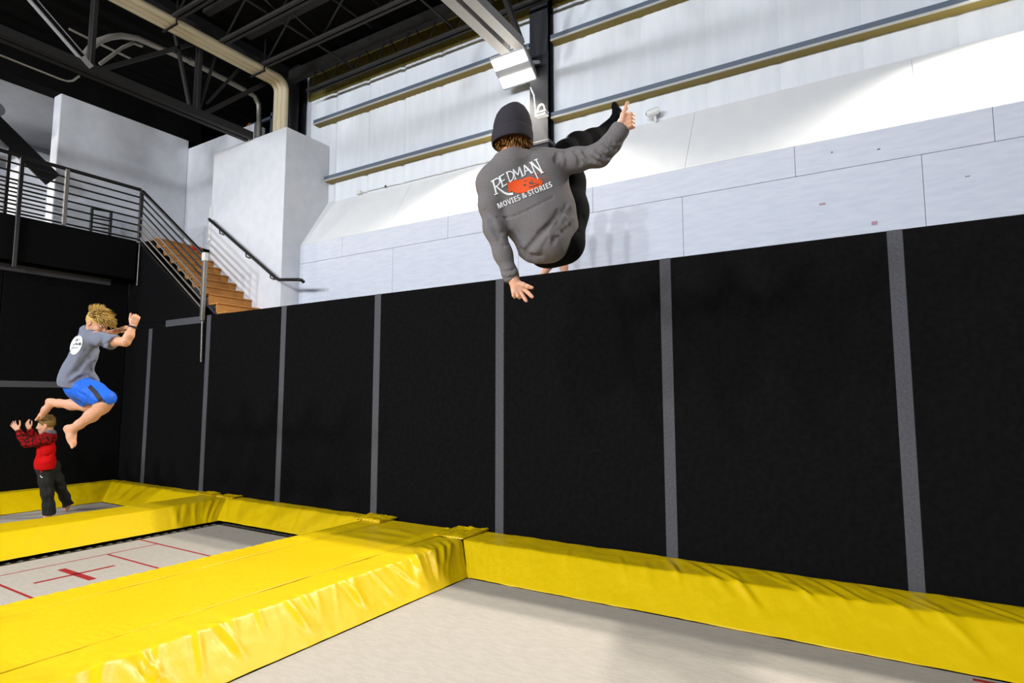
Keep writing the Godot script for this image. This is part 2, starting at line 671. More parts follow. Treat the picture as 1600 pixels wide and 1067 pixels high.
	M.hair_brown = grained(Color(0.42, 0.26, 0.11), Color(0.80, 0.60, 0.32), 33, 0.1, Vector3.ONE * 8.0, 0.55, 3)
	M.hair_blond = grained(Color(0.60, 0.46, 0.20), Color(0.95, 0.83, 0.52), 34, 0.1, Vector3.ONE * 8.0, 0.5, 3)
	M.hair_sandy = grained(Color(0.34, 0.25, 0.12), Color(0.62, 0.49, 0.27), 35, 0.1, Vector3.ONE * 8.0, 0.55, 3)
	M.eye = flat(Color(0.9, 0.9, 0.88), 0.2)
	M.iris = flat(Color(0.08, 0.07, 0.06), 0.2)
	M.lip = flat(Color(0.72, 0.38, 0.33), 0.5)
	M.white_cloth = grained(Color(0.78, 0.78, 0.80), Color(0.84, 0.84, 0.85), 36, 0.06, Vector3.ONE * 4.0, 0.9, 3)

# ---------------------------------------------------------------- view
func make_view() -> void:
	var cam := Camera3D.new()
	cam.name = "camera"
	cam.position = CAM
	cam.rotation_degrees = Vector3(rad_to_deg(atan(89.0 / F_PX)), 31.5, 0)
	cam.fov = rad_to_deg(2.0 * atan(533.5 / F_PX))
	cam.near = 0.05
	cam.far = 100.0
	add_child(cam)
	cam.current = true
	cam_basis = cam.basis
	var env := Environment.new()
	env.background_mode = Environment.BG_COLOR
	env.background_color = Color(0, 0, 0)
	env.tonemap_mode = Environment.TONE_MAPPER_LINEAR
	env.tonemap_exposure = 1.0
	env.sdfgi_enabled = true
	env.ssao_enabled = true
	env.ssil_enabled = true
	var we := WorldEnvironment.new()
	we.name = "world_environment"
	we.environment = env
	add_child(we)

# twin-bar LED floodlight; n is where it points, mount is the wall or column point it hangs from
func floodlight(label: String, c: Vector3, n: Vector3, mount: Vector3, energy: float, tint: Color, cone: float, soft: float) -> void:
	var t := thing("floodlight", label, "floodlight", c, "twin bar floodlights of the hall")
	n = n.normalized()
	var x := Vector3.RIGHT
	var y := n.cross(x).normalized()
	if y.y < 0.0:
		y = -y
	x = y.cross(-n).normalized()
	var b := Basis(x, y, -n)
	var hb := MB.new()
	hb.box(Vector3(-0.235, -0.20, 0.012), Vector3(0.235, 0.20, 0.075), 0.012, b, c)
	put("housing", hb.mesh(), M.housing, t)
	for k in 7:
		var fb := MB.new()
		var xx := -0.18 + 0.06 * k
		fb.box(Vector3(xx - 0.004, -0.17, 0.075), Vector3(xx + 0.004, 0.17, 0.11), 0.0, b, c)
		put("cooling_fin", fb.mesh(), M.housing, t)
	for s: float in [1.0, -1.0]:
		var lb := MB.new()
		lb.box(Vector3(-0.215, s * 0.108 - 0.062, -0.004), Vector3(0.215, s * 0.108 + 0.062, 0.014), 0.004, b, c)
		var bar := put("light_bar", lb.mesh(), M.led, t)
		bar.set_meta("label", "glowing white light bar")
		var al := SpotLight3D.new()
		al.name = "bar_light"
		al.light_size = soft
		al.light_energy = energy
		al.light_color = tint
		al.spot_range = 40.0
		al.spot_attenuation = 2.0
		al.spot_angle = cone
		al.spot_angle_attenuation = 0.8
		al.shadow_enabled = true
		t.add_child(al, true)
		al.basis = b
		al.position = b * Vector3(0, s * 0.108, -0.02 - soft)
	var yk := MB.new()
	var back := c - n * 0.06
	for s: float in [-1.0, 1.0]:
		yk.bar(c + x * s * 0.245 - n * 0.04, c + x * s * 0.245 - n * 0.04 + (mount - c) * 0.35, 0.008, 0.035)
	yk.bar(c - x * 0.245 - n * 0.04 + (mount - c) * 0.35, c + x * 0.245 - n * 0.04 + (mount - c) * 0.35, 0.035, 0.008)
	yk.bar(back + (mount - back) * 0.3, mount, 0.035, 0.035)
	put("yoke", yk.mesh(), M.housing, t)

# ---------------------------------------------------------------- the hall
func make_shell() -> void:
	# floor, roof, far sides
	var fl := setting("floor", "dark hall floor below the trampoline beds", "floor")
	put("slab", box_mesh(Vector3(-13.2, -0.8, -7.2), Vector3(8.2, -0.6, 6.4)), M.floor, fl)
	var w := setting("wall_opposite", "pale wall on the far side of the court", "wall")
	put("surface", box_mesh(Vector3(-13.2, -0.6, 6.2), Vector3(8.2, 7.0, 6.4)), M.hall_wall, w)
	w = setting("wall_front", "pale end wall closing the hall", "wall")
	put("surface", box_mesh(Vector3(8.0, -0.6, -7.2), Vector3(8.2, 7.0, 6.2)), M.hall_wall, w)
	w = setting("wall_far", "white back wall of the room behind the platform", "wall")
	put("surface", box_mesh(Vector3(-13.2, -0.6, -7.2), Vector3(-13.0, 7.0, 6.2)), M.plaster, w)
	w = setting("wall_rear", "dark wall behind the stair bay", "wall")
	put("surface", box_mesh(Vector3(-13.0, -0.6, -7.2), Vector3(-7.3, 7.6, -7.0)), M.roof, w)

	# black padded side wall
	w = setting("wall_right", "black padded side wall with grey vertical tape strips", "wall")
	var xs := [-8.63, -7.244, -5.772, -4.302, -2.822, -1.327, 0.146, 1.62, 3.09]
	var left := WALL_X
	for i in xs.size() + 1:
		var right: float = xs[i] if i < xs.size() else 4.5
		var p := put("padded_panel", box_mesh(Vector3(left + 0.003, -0.6, BLACK_Z - 0.10), Vector3(right - 0.003, WALL_TOP, BLACK_Z), 0.006), M.carpet, w)
		p.set_meta("label", "black carpeted panel")
		left = right
	for i in xs.size():
		var sx: float = xs[i]
		var hw := 0.043
		put("tape_strip", box_mesh(Vector3(sx - hw, 0.0, BLACK_Z - 0.02), Vector3(sx + hw, WALL_TOP - (0.0 if i > 0 else 0.09), BLACK_Z + 0.006), 0.003), M.strip, w)
	put("tape_strip", box_mesh(Vector3(-8.25, WALL_TOP - 0.09, BLACK_Z - 0.02), Vector3(-7.33, WALL_TOP, BLACK_Z + 0.007), 0.003), M.strip, w)
	# black cheek below the stair rail
	var cheek := MB.new()
	cheek.prism(PackedVector2Array([Vector2(WALL_X, WALL_TOP + 0.002), Vector2(-7.33, WALL_TOP + 0.002), Vector2(-7.36, 2.56), Vector2(-9.0, 3.69), Vector2(WALL_X, 3.69)]), func(q: Vector2) -> Vector3: return Vector3(q.x, q.y, BLACK_Z - 0.04), Vector3(0, 0, 0.035))
	put("stair_cheek", cheek.mesh(), M.carpet, w)

	# black end wall
	w = setting("wall_left", "black padded end wall below the railed platform", "wall")
	var zz := BLACK_Z
	for i in 5:
		put("padded_panel", box_mesh(Vector3(WALL_X - 0.10, -0.6, zz + 0.003), Vector3(WALL_X, 3.56, zz + 1.47), 0.006), M.carpet, w)
		zz += 1.474
	put("tape_strip", box_mesh(Vector3(WALL_X - 0.02, 3.02, -4.15), Vector3(WALL_X + 0.006, 3.11, 2.9), 0.003), M.strip, w)
	put("tape_strip", box_mesh(Vector3(WALL_X - 0.02, 1.55, -3.75), Vector3(WALL_X + 0.006, 1.63, 2.9), 0.003), M.strip, w)

	# white plywood wall above and behind the black pads
	w = setting("wall_right_lower", "white painted plywood wall above the black pads", "wall")
	var lz := -5.35
	var jx := [-6.73, -5.0, -3.2, -1.44, 0.38, 2.2, 4.5]
	for i in jx.size() - 1:
		put("plywood_panel", box_mesh(Vector3(jx[i] + 0.0015, 0.5, lz - 0.02), Vector3(jx[i + 1] - 0.0015, 3.256, lz), 0.002), M.ply, w)
	jx = [-6.73, -5.9, -4.15, -2.33, -0.49, 0.82, 2.6, 4.5]
	for i in jx.size() - 1:
		put("plywood_panel", box_mesh(Vector3(jx[i] + 0.0015, 3.259, lz - 0.02), Vector3(jx[i + 1] - 0.0015, 3.52, lz + 0.001), 0.002), M.ply, w)
	put("backing_board", box_mesh(Vector3(-6.73, 0.5, lz - 0.05), Vector3(4.5, 3.51, lz - 0.021)), M.girt, w)
	for k: Array in [[-0.303, 2.99, 0.045, 0.016], [0.05, 2.774, 0.04, 0.03], [-0.215, 3.407, 0.012, 0.012], [0.108, 3.361, 0.02, 0.012], [0.647, 3.032, 0.03, 0.006]]:
		var red: bool = k[1] < 3.0
		var sm := put("scuff_mark", box_mesh(Vector3(k[0] - k[2] / 2, k[1] - k[3] / 2, lz), Vector3(k[0] + k[2] / 2, k[1] + k[3] / 2, lz + 0.0025)), flat(Color(0.70, 0.58, 0.62) if red else Color(0.45, 0.46, 0.52), 0.8), w)
		sm.set_meta("label", "faint red scuff" if red else "small grey scuff")
	# sloped ledge
	w = setting("wall_right_slope", "white sloping ledge between plywood and metal wall", "wall")
	jx = [-6.73, -5.1, -3.2, -1.41, 0.386, 2.2, 4.5]
	for i in jx.size() - 1:
		var sl := MB.new()
		sl.prism(PackedVector2Array([Vector2(-5.35, 3.522), Vector2(-5.37, 3.512), Vector2(-5.835, 4.255), Vector2(-5.81, 4.266)]), func(q: Vector2) -> Vector3: return Vector3(jx[i] + 0.0015, q.y, q.x), Vector3(jx[i + 1] - jx[i] - 0.003, 0, 0))
		put("ledge_panel", sl.mesh(), M.slope, w)
	# ribbed metal wall with girts
	w = setting("wall_right_upper", "ribbed white metal wall with grey horizontal girts", "wall")
	var sx0 := -7.30
	while sx0 < 4.4:
		var rows := []
		var nr := 16
		for i in nr + 1:
			var q := sx0 + 0.668 * float(i) / nr
			var edge := i == 0 or i == nr
			var dz := -0.010 if edge else (0.0035 if i % 2 == 0 else 0.0)
			if sx0 < -5.2:
				dz *= 2.2
			rows.append([Vector3(q, 3.5, -5.81 + dz), Vector3(q, 5.0, -5.81 + dz), Vector3(q, 6.7, -5.81 + dz)])
		var sh := MB.new()
		sh.grid(rows, Vector3(0, 0, 1))
		sh.quad(Vector3(sx0, 3.5, -5.86), Vector3(sx0 + 0.668, 3.5, -5.86), Vector3(sx0 + 0.668, 6.7, -5.86), Vector3(sx0, 6.7, -5.86), Vector3(0, 0, -1))
		put("metal_sheet", sh.mesh(), M.sheet, w)
		sx0 += 0.668
	for gy: float in [4.535, 5.455, 6.36]:
		for seg: Array in [[-6.95, -3.25], [-2.97, 1.28], [1.58, 4.4]]:
			var g0: float = seg[0]
			if gy < 5.0 and g0 < -6.0:
				g0 = -6.68
			var gi := put("girt", box_mesh(Vector3(g0, gy + 0.018, -5.695), Vector3(seg[1], gy + 0.072, -5.68), 0.002), M.girt, w)
			put("flange", box_mesh(Vector3(g0, gy + 0.002, -5.815), Vector3(seg[1], gy + 0.008, -5.68)), M.girt_bounce, gi)
			put("lip", box_mesh(Vector3(g0, gy, -5.692), Vector3(seg[1], gy + 0.020, -5.674), 0.003), M.girt_lip, gi)
			put("flange", box_mesh(Vector3(g0, gy + 0.066, -5.76), Vector3(seg[1], gy + 0.071, -5.695)), M.girt, gi)
	put("bounce_tint_board", box_mesh(Vector3(-7.2, 5.93, -5.795), Vector3(4.4, 6.48, -5.785)), M.bounce_tint, w).set_meta("label", "added yellowish board with bounce light in its colour")  # added board, tints the wall top like yellow light thrown up there

	# steel columns
	for cx: Array in [[-3.11, "dark steel column carrying the twin bar floodlight", 0.235], [1.43, "dark steel column further along the metal wall", 0.235], [-7.42, "dark steel column behind the stair box", 0.28]]:
		var c := setting("column", cx[1], "column")
		var hw: float = cx[2] / 2
		put("flange", box_mesh(Vector3(cx[0] - hw, 3.9, -5.67), Vector3(cx[0] + hw, 6.5, -5.655), 0.002), M.column, c)
		put("flange", box_mesh(Vector3(cx[0] - hw, 3.9, -5.80), Vector3(cx[0] + hw, 6.5, -5.785), 0.002), M.column, c)
		put("web", box_mesh(Vector3(cx[0] - 0.006, 3.9, -5.79), Vector3(cx[0] + 0.006, 6.5, -5.66)), M.column, c)
		put("base_plate", box_mesh(Vector3(cx[0] - hw - 0.03, 4.25, -5.80), Vector3(cx[0] + hw + 0.03, 4.285, -5.63), 0.004), M.column, c)

	# white stair box
	w = setting("wall_stair", "white plastered box wall beside the stairs", "wall")
	put("front_face", box_mesh(Vector3(-8.40, -0.6, -5.80), Vector3(-6.72, 5.12, -5.05), 0.006), M.plaster, w)
	put("corner_guard", box_mesh(Vector3(-8.43, 3.75, -5.09), Vector3(-8.37, 4.28, -5.035), 0.004), M.white_plastic, w)
	put("recessed_face", box_mesh(Vector3(-10.3, -0.6, -5.90), Vector3(-8.40, 5.85, -5.70)), M.plaster, w)
	# platform back wall
	w = setting("wall_platform", "grey plastered wall behind the railed platform", "wall")
	put("surface", box_mesh(Vector3(-10.50, 3.69, -5.70), Vector3(-10.27, 6.02, -3.74), 0.01), M.plaster, w)
	w = setting("trim_1", "black bulkhead above the platform", "bulkhead")
	put("bulkhead", box_mesh(Vector3(-10.55, 5.99, -5.9), Vector3(-10.25, 6.5, 6.2)), M.roof, w)
	# the bright room behind the platform
	w = setting("wall_niche", "white stepped wall deep behind the platform", "wall")
	put("pier", box_mesh(Vector3(-12.0, 3.69, -5.7), Vector3(-11.2, 6.02, -4.35), 0.01), M.plaster, w)
	put("pier", box_mesh(Vector3(-12.6, 3.69, -4.4), Vector3(-12.0, 5.6, -3.9), 0.01), M.plaster, w)
	for k in 2:
		var dk := thing("ventilation_duct", ["round grey duct running high behind the platform", "lower round grey duct behind the platform"][k], "duct", Vector3(-11.6, 5.9, -3.0))
		put("pipe", tube_mesh([Vector3(-12.95, 5.86 - 0.30 * k, -2.9 - 0.2 * k), Vector3(-10.6, 5.86 - 0.30 * k, -2.9 - 0.2 * k)], 0.10, 16), M.housing, dk)
		put("collar", tube_mesh([Vector3(-11.5, 5.86 - 0.30 * k, -2.9 - 0.2 * k), Vector3(-11.44, 5.86 - 0.30 * k, -2.9 - 0.2 * k)], 0.108, 16), M.housing, dk)
	w = setting("ceiling_soffit", "white soffit over the room behind the platform", "ceiling")
	put("board", box_mesh(Vector3(-13.0, 6.02, -5.7), Vector3(-10.56, 6.08, 6.2), 0.004), M.plaster, w)
	var lamp := thing("ceiling_lamp", "white ceiling lamp in the room behind the platform", "lamp", Vector3(-11.9, 6.0, -0.6))
	put("housing", box_mesh(Vector3(-12.4, 5.95, -0.75), Vector3(-11.4, 6.02, -0.45), 0.01), M.housing, lamp)
	put("diffuser", box_mesh(Vector3(-12.37, 5.935, -0.72), Vector3(-11.43, 5.95, -0.48), 0.004), M.led, lamp)
	var ll := AreaLight3D.new()
	ll.name = "lamp_light"
	ll.area_size = Vector2(0.9, 0.22)
	ll.light_energy = 28.0
	ll.light_color = Color(1.0, 0.97, 0.92)
	ll.area_range = 40.0
	ll.area_attenuation = 2.0
	ll.shadow_enabled = true
	lamp.add_child(ll, true)
	ll.rotation_degrees = Vector3(-90, 0, 0)
	ll.position = Vector3(0, -0.075, 0)
	# platform slab and the walk behind the black wall
	w = setting("platform", "black edged platform at the head of the stairs", "platform")
	put("deck", box_mesh(Vector3(-13.0, 3.57, -4.36), Vector3(-9.08, 3.69, 6.2), 0.004), M.carpet, w)
	put("landing", box_mesh(Vector3(-13.0, 3.57, -5.70), Vector3(-8.66, 3.69, -4.44), 0.004), M.carpet, w)
	put("fascia", box_mesh(Vector3(-9.10, 3.12, -4.36), Vector3(-9.07, 3.66, 6.2), 0.003), M.carpet, w)

	# glimpse above the stair box: pale board and an orange stud against the dark
	w = setting("trim_2", "pale board with orange stud above the stair box", "board")
	put("board", box_mesh(Vector3(-10.9, 5.5, -6.62), Vector3(-9.85, 7.4, -6.58), 0.003), M.plaster, w)
	put("stud", box_mesh(Vector3(-9.85, 5.5, -6.60), Vector3(-9.74, 7.4, -6.52), 0.004), M.orange, w)
	put("frame", bar_mesh(Vector3(-9.7, 6.45, -6.5), Vector3(-8.9, 6.45, -6.5), 0.05, 0.05), M.girt, w)
	put("frame", bar_mesh(Vector3(-9.05, 5.6, -6.5), Vector3(-9.05, 7.0, -6.5), 0.05, 0.05), M.girt, w)

func roof_member(a: Vector3, b: Vector3, w: float, h: float, parent: Node, called: String, mat: Material) -> void:
	put(called, bar_mesh(a, b, w, h), mat, parent)

func make_roof() -> void:
	var c := setting("ceiling", "black ribbed roof deck on open steel joists", "ceiling")
	var deck := MB.new()
	var rows := []
	var x := -13.2
	var i := 0
	while x < 8.2:
		var y := 6.50 if (i / 2) % 2 == 0 else 6.54
		rows.append([Vector3(x, y, -7.2), Vector3(x, y, 0.0), Vector3(x, y, 6.4)])
		x += 0.06 if i % 2 == 1 else 0.12
		i += 1
	deck.grid(rows, Vector3.DOWN)
	deck.box(Vector3(-13.2, 6.56, -7.2), Vector3(8.2, 6.62, 6.4))
	put("roof_deck", deck.mesh(), M.roof, c)
	# joists along x
	for k in 9:
		var z: float = -5.50 + [0.0, 0.74, 1.34, 1.93, 2.53, 3.15, 4.2, 5.6, 7.2][k]
		var j := Node3D.new()
		j.name = "roof_joist"
		c.add_child(j, true)
		var yb := 5.90
		var yt := 6.44
		if k == 0:
			yb = 5.865
			yt = 6.20
		var x0 := -6.85
		var x1 := 4.4
		var mt: Material = M.joist
		roof_member(Vector3(x0, yb, z - 0.03), Vector3(x1, yb, z - 0.03), 0.035, 0.035, j, "bottom_chord", mt)
		roof_member(Vector3(x0, yb, z + 0.03), Vector3(x1, yb, z + 0.03), 0.035, 0.035, j, "bottom_chord", mt)
		roof_member(Vector3(x0 - 0.4, yt, z), Vector3(x1, yt, z), 0.10, 0.05 if k > 0 else 0.16, j, "top_chord", mt)
		var px := x0
		var up := false
		var stp := 0.55 if k > 0 else 0.22
		while px + stp < x1:
			roof_member(Vector3(px, yt if up else yb, z), Vector3(px + stp, yb if up else yt, z), 0.016, 0.016, j, "web_rod", mt)
			px += stp
			up = not up
	# bridging rods along z
	for bx: float in [-5.9, -4.2, -1.2, 1.5]:
		put("bridging_rod", bar_mesh(Vector3(bx, 5.93, -5.5), Vector3(bx, 5.93, 2.0), 0.02, 0.02), M.joist, c)
		put("bridging_rod", bar_mesh(Vector3(bx + 0.3, 6.42, -5.5), Vector3(bx + 0.3, 6.42, 2.0), 0.02, 0.02), M.joist, c)
	# girder truss over the stair end
	var g := Node3D.new()
	g.name = "girder_truss"
	c.add_child(g, true)
	for s: float in [-0.055, 0.055]:
		roof_member(Vector3(-7.53 + s, 5.16, -5.04), Vector3(-7.53 + s, 5.16, 6.15), 0.075, 0.10, g, "bottom_chord", M.truss)
	roof_member(Vector3(-7.53, 6.40, -5.7), Vector3(-7.53, 6.40, 6.15), 0.20, 0.12, g, "top_chord", M.truss)
	for z: float in [-4.25, -3.0, -1.5, 0.0, 2.0]:
		for s: float in [-0.03, 0.03]:
			roof_member(Vector3(-7.53 + s, 5.2, z), Vector3(-7.53 + s, 6.4, z), 0.04, 0.05, g, "web_post", M.truss)
	var dg := [[-4.34, 5.2, -5.55, 6.35], [-4.28, 5.2, -4.53, 6.35], [-4.39, 5.38, -5.0, 6.35], [-4.16, 5.24, -3.86, 6.35], [-3.09, 5.21, -4.45, 6.35], [-1.5, 5.2, -0.8, 6.35]]
	for k in dg.size():
		var d: Array = dg[k]
		var th: float = [0.06, 0.022, 0.03, 0.03, 0.05, 0.05][k]
		roof_member(Vector3(-7.53, d[1], d[0]), Vector3(-7.53, d[3], d[2]), 0.05, th, g, "web_diagonal", M.truss)
	# pale twin-angle brace of that truss
	for s: float in [-0.045, 0.045]:
		var pb := put("web_brace", bar_mesh(Vector3(-7.45, 5.20 + s, -2.93 + s), Vector3(-7.45, 6.30 + s, -1.55 + s), 0.05, 0.06), M.truss_pale, g)
		pb.set_meta("label", "pale grey angle brace")
	# girder truss that lands on the floodlight column
	g = Node3D.new()
	g.name = "girder_truss"
	c.add_child(g, true)
	for s: float in [-0.085, 0.085]:
		roof_member(Vector3(-3.12 + s, 5.13, -5.10), Vector3(-3.12 + s, 5.13, 6.15), 0.115, 0.10, g, "bottom_chord", M.truss_pale)
	roof_member(Vector3(-3.12, 6.35, -5.7), Vector3(-3.12, 6.35, 6.15), 0.20, 0.12, g, "top_chord", M.truss)
	var zz := -5.3
	while zz < 3.9:
		roof_member(Vector3(-3.12, 5.27, zz), Vector3(-3.12, 6.3, zz + 1.1), 0.05, 0.06, g, "web_diagonal", M.truss)
		roof_member(Vector3(-3.12, 6.3, zz + 1.1), Vector3(-3.12, 5.27, zz + 2.2), 0.05, 0.06, g, "web_diagonal", M.truss)
		zz += 2.2
	# bundle of three beige pipes under the roof, dropping onto the stair box
	var t := thing("pipe_bundle", "three beige pipes side by side under the roof, bending down to the stair box", "pipes", Vector3(-7.2, 5.12, -5.4))
	for k in 3:
		var pxx := -7.36 + 0.092 * k
		var pts := [Vector3(pxx, 6.05, 4.0), Vector3(pxx, 6.05, -5.22)]
		for a in 6:
			var an := PI / 2 * (a + 1) / 6.0
			pts.append(Vector3(pxx, 6.05 - 0.13 + 0.13 * cos(an), -5.22 - 0.13 * sin(an)))
		pts.append(Vector3(pxx, 5.12, -5.35))
		put("pipe", tube_mesh(pts, 0.047, 14), M.beige, t)
	for z: float in [-4.95, -3.72, -2.5]:
		var h := put("hanger", box_mesh(Vector3(-7.43, 5.985, z - 0.012), Vector3(-7.10, 6.0, z + 0.012)), M.truss, t)
		put("rod", bar_mesh(Vector3(-7.12, 5.99, z), Vector3(-7.12, 6.5, z), 0.014, 0.014), M.truss, h)
	# galvanised conduit arch
	t = thing("conduit", "galvanised pipe arching up behind the roof truss", "pipe", Vector3(-8.6, 6.2, -4.2))
	var cp := []
	for q: Array in [[131, 88], [140, 76], [155, 64], [172, 58], [190, 56], [215, 60], [245, 73], [300, 97], [350, 123], [385, 142], [398, 150], [404, 163], [405, 180], [405, 215]]:
		cp.append(at_x(q[0], q[1], -8.05))
	put("pipe", tube_mesh(cp, 0.038, 12), M.galv, t)
	put("coupling", tube_mesh([at_x(296, 95, -8.05), at_x(304, 99, -8.05)], 0.048, 12), M.galv, t)
	t = thing("conduit", "thin pale conduit under the black bulkhead", "pipe", Vector3(-9.6, 5.9, -3.0))
	cp = []
	for q: Array in [[-20, 78], [0, 86], [50, 106], [95, 124], [106, 127], [114, 126], [124, 119]]:
		cp.append(at_x(q[0], q[1], -8.4))
	put("pipe", tube_mesh(cp, 0.012, 8), M.galv, t)
	t = thing("conduit", "bent grey conduit branch beside the roof arch", "pipe", Vector3(-8.4, 6.0, -3.6))
	cp = []
	for q: Array in [[108, 45], [150, 66], [205, 92]]:
		cp.append(at_x(q[0], q[1], -8.25))
	put("pipe", tube_mesh(cp, 0.016, 8), M.galv, t)
	put("pipe", tube_mesh([at_x(156, 100, -8.25), at_x(192, 74, -8.25), at_x(208, 67, -8.25), at_x(222, 72, -8.25)], 0.022, 8), M.galv, t)

func make_stairs() -> void:
	var t := thing("staircase", "oak staircase descending behind the black padded wall", "stairs", Vector3(-7.6, 2.4, -4.7))
	for i in range(-2, 8):
		var x := -8.276 + 0.1895 * i
		var y := 3.43 - 0.1325 * i
		var r := put("riser", box_mesh(Vector3(x - 0.018, y - 0.1325, -5.045), Vector3(x, y - 0.022, -4.43), 0.002), M.oak, t)
		put("tread", box_mesh(Vector3(x - 0.1895, y - 0.022, -5.045), Vector3(x + 0.016, y, -4.43), 0.005), M.oak, t)
		put("end_block", box_mesh(Vector3(x - 0.1, y - 0.1325, -5.047), Vector3(x + 0.003, y - 0.022, -4.955), 0.002), M.oak, r)
	var cl := thing("red_cloth", "small crumpled red cloth lying on the upper stairs", "cloth", Vector3(-8.3, 3.56, -4.85))
	var ops := [["b", Vector3(-8.42, 3.585, -4.80), Vector3(-8.36, 3.60, -4.88), 0.026, 0.022, 0.02], ["b", Vector3(-8.36, 3.58, -4.82), Vector3(-8.38, 3.585, -4.92), 0.02, 0.018, 0.02]]
	put("fabric", skins([shape(ops, 0.006)]), M.red_cloth, cl)

	# platform railing
	t = thing("platform_railing", "black steel railing with horizontal bars along the platform", "railing", Vector3(-9.05, 3.69, -2.0))
	var rx := -9.05
	put("top_rail", tube_mesh([Vector3(rx, 4.45, 3.0), Vector3(rx, 4.45, -4.36)], 0.024, 10), M.rail, t)
	for k in 7:
		var y := 4.335 - 0.104 * k
		put("bar", tube_mesh([Vector3(rx, y, 3.0), Vector3(rx, y, -4.36)], 0.0125, 8), M.rail, t)
	for pz: Array in [[-2.93, 3.02, 0], [-3.42, 3.68, 1], [-4.36, 3.68, 0], [-1.6, 3.02, 0], [-0.2, 3.02, 0]]:
		var pm: Material = M.rail_pale if pz[2] == 1 else M.rail  # the brightly lit post gets its light as a paler colour
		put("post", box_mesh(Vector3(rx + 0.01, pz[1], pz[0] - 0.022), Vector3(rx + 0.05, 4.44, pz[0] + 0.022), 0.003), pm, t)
	put("drop_rod", tube_mesh([Vector3(rx + 0.03, 3.68, -4.37), Vector3(rx + 0.03, 3.03, -4.37)], 0.009, 8), M.rail_pale, t)

	# stair railing
	t = thing("stair_railing", "sloping steel railing with slanted bars over the stairs", "railing", Vector3(-8.2, 3.0, -4.36))
	var a := Vector3(-8.99, 4.415, -4.36)
	var b := Vector3(-7.335, 3.245, -4.36)
	put("top_rail", tube_mesh([a, b], 0.024, 10), M.rail, t)
	for k in 7:
		var dy := -0.105 - 0.098 * k
		put("bar", tube_mesh([a + Vector3(0, dy, 0), b + Vector3(0, dy, 0)], 0.0125, 8), M.rail_pale if k > 2 else M.rail, t)
	put("stringer", bar_mesh(a + Vector3(0, -0.77, 0), b + Vector3(0, -0.73, 0), 0.02, 0.03, 0.003), M.rail, t)
	put("post", box_mesh(Vector3(-7.355, 2.40, -4.385), Vector3(-7.312, 3.27, -4.335), 0.004), M.rail_pale, t)
	put("drop_rod", tube_mesh([Vector3(-7.33, 2.42, -4.36), Vector3(-7.31, 1.87, -4.36)], 0.013, 8), M.rail_pale, t)
	put("joint_plate", box_mesh(Vector3(-7.37, 3.18, -4.39), Vector3(-7.30, 3.29, -4.33), 0.006), M.white_plastic, t)

	# handrail on the stair box
	t = thing("handrail", "black wall handrail sloping along the white stair box", "handrail", Vector3(-7.4, 3.4, -4.98))
	put("rail", tube_mesh([Vector3(-8.36, 4.05, -5.02), Vector3(-8.32, 4.055, -4.98), Vector3(-8.27, 4.02, -4.98), Vector3(-6.72, 2.995, -4.98), Vector3(-6.66, 2.97, -4.98), Vector3(-6.27, 2.93, -4.98), Vector3(-6.23, 2.92, -5.0), Vector3(-6.23, 2.90, -5.03)], 0.022, 10), M.handrail, t)
	for q: Array in [[-8.05, 3.875], [-7.4, 3.445], [-6.85, 3.085]]:
		put("bracket", tube_mesh([Vector3(q[0], q[1] - 0.015, -4.98), Vector3(q[0], q[1] - 0.07, -4.985), Vector3(q[0], q[1] - 0.08, -5.05)], 0.009, 8), M.handrail, t)

	# flight rising further back on the platform
	t = thing("upper_flight_railing", "thick black sloping stringer with railing rising from the platform", "railing", Vector3(-10.0, 4.4, -3.3))
	put("stringer", bar_mesh(Vector3(-10.0, 4.55, -3.62), Vector3(-10.0, 6.05, -1.75), 0.05, 0.24, 0.004), M.rail, t)
	for k in 4:
		var y := 4.36 - 0.12 * k
		put("bar", tube_mesh([Vector3(-10.0, y, -3.55), Vector3(-10.0, y, -2.2)], 0.012, 8), M.rail, t)
	for z: float in [-3.1, -2.4]:
		put("post", box_mesh(Vector3(-10.02, 3.69, z - 0.02), Vector3(-9.98, 4.9, z + 0.02), 0.003), M.rail, t)
	# small return rail by the grey wall
	t = thing("return_rail", "small black rail loop standing before the grey platform wall", "rail", Vector3(-9.9, 3.69, -4.25))
	for y: float in [4.24, 4.10, 3.97, 3.86]:
		put("bar", tube_mesh([Vector3(-9.9, y, -4.10), Vector3(-9.9, y + 0.02, -4.36)], 0.012, 8), M.rail, t)
	for z: float in [-4.10, -4.36]:
		put("post", box_mesh(Vector3(-9.92, 3.69, z - 0.016), Vector3(-9.88, 4.25, z + 0.016), 0.003), M.rail, t)

	# fittings on the ledge
	t = thing("security_camera", "small white camera perched on the sloping ledge", "camera", Vector3(-1.79, 4.27, -5.74))
	var cb := MB.new()
	cb.tube([Vector3(-1.87, 4.31, -5.70), Vector3(-1.86, 4.31, -5.70), Vector3(-1.76, 4.335, -5.72), Vector3(-1.745, 4.336, -5.722)], [0.02, 0.036, 0.036, 0.022], 16)
	put("body", cb.mesh(), M.white_plastic, t)
	put("lens", tube_mesh([Vector3(-1.878, 4.309, -5.70), Vector3(-1.869, 4.31, -5.70)], 0.017, 12), M.iris, t)
	put("bracket", bar_mesh(Vector3(-1.80, 4.25, -5.77), Vector3(-1.80, 4.32, -5.72), 0.025, 0.02), M.white_plastic, t)
	t = thing("junction_box", "tiny white junction box with a cable along the ledge", "junction box", Vector3(-6.07, 4.26, -5.76))
	put("box", box_mesh(Vector3(-6.10, 4.26, -5.80), Vector3(-6.02, 4.31, -5.755), 0.004), M.white_plastic, t)
	put("cable", tube_mesh([Vector3(-6.02, 4.285, -5.78), Vector3(-5.2, 4.275, -5.785), Vector3(-3.4, 4.28, -5.785)], 0.006, 6), M.white_plastic, t)
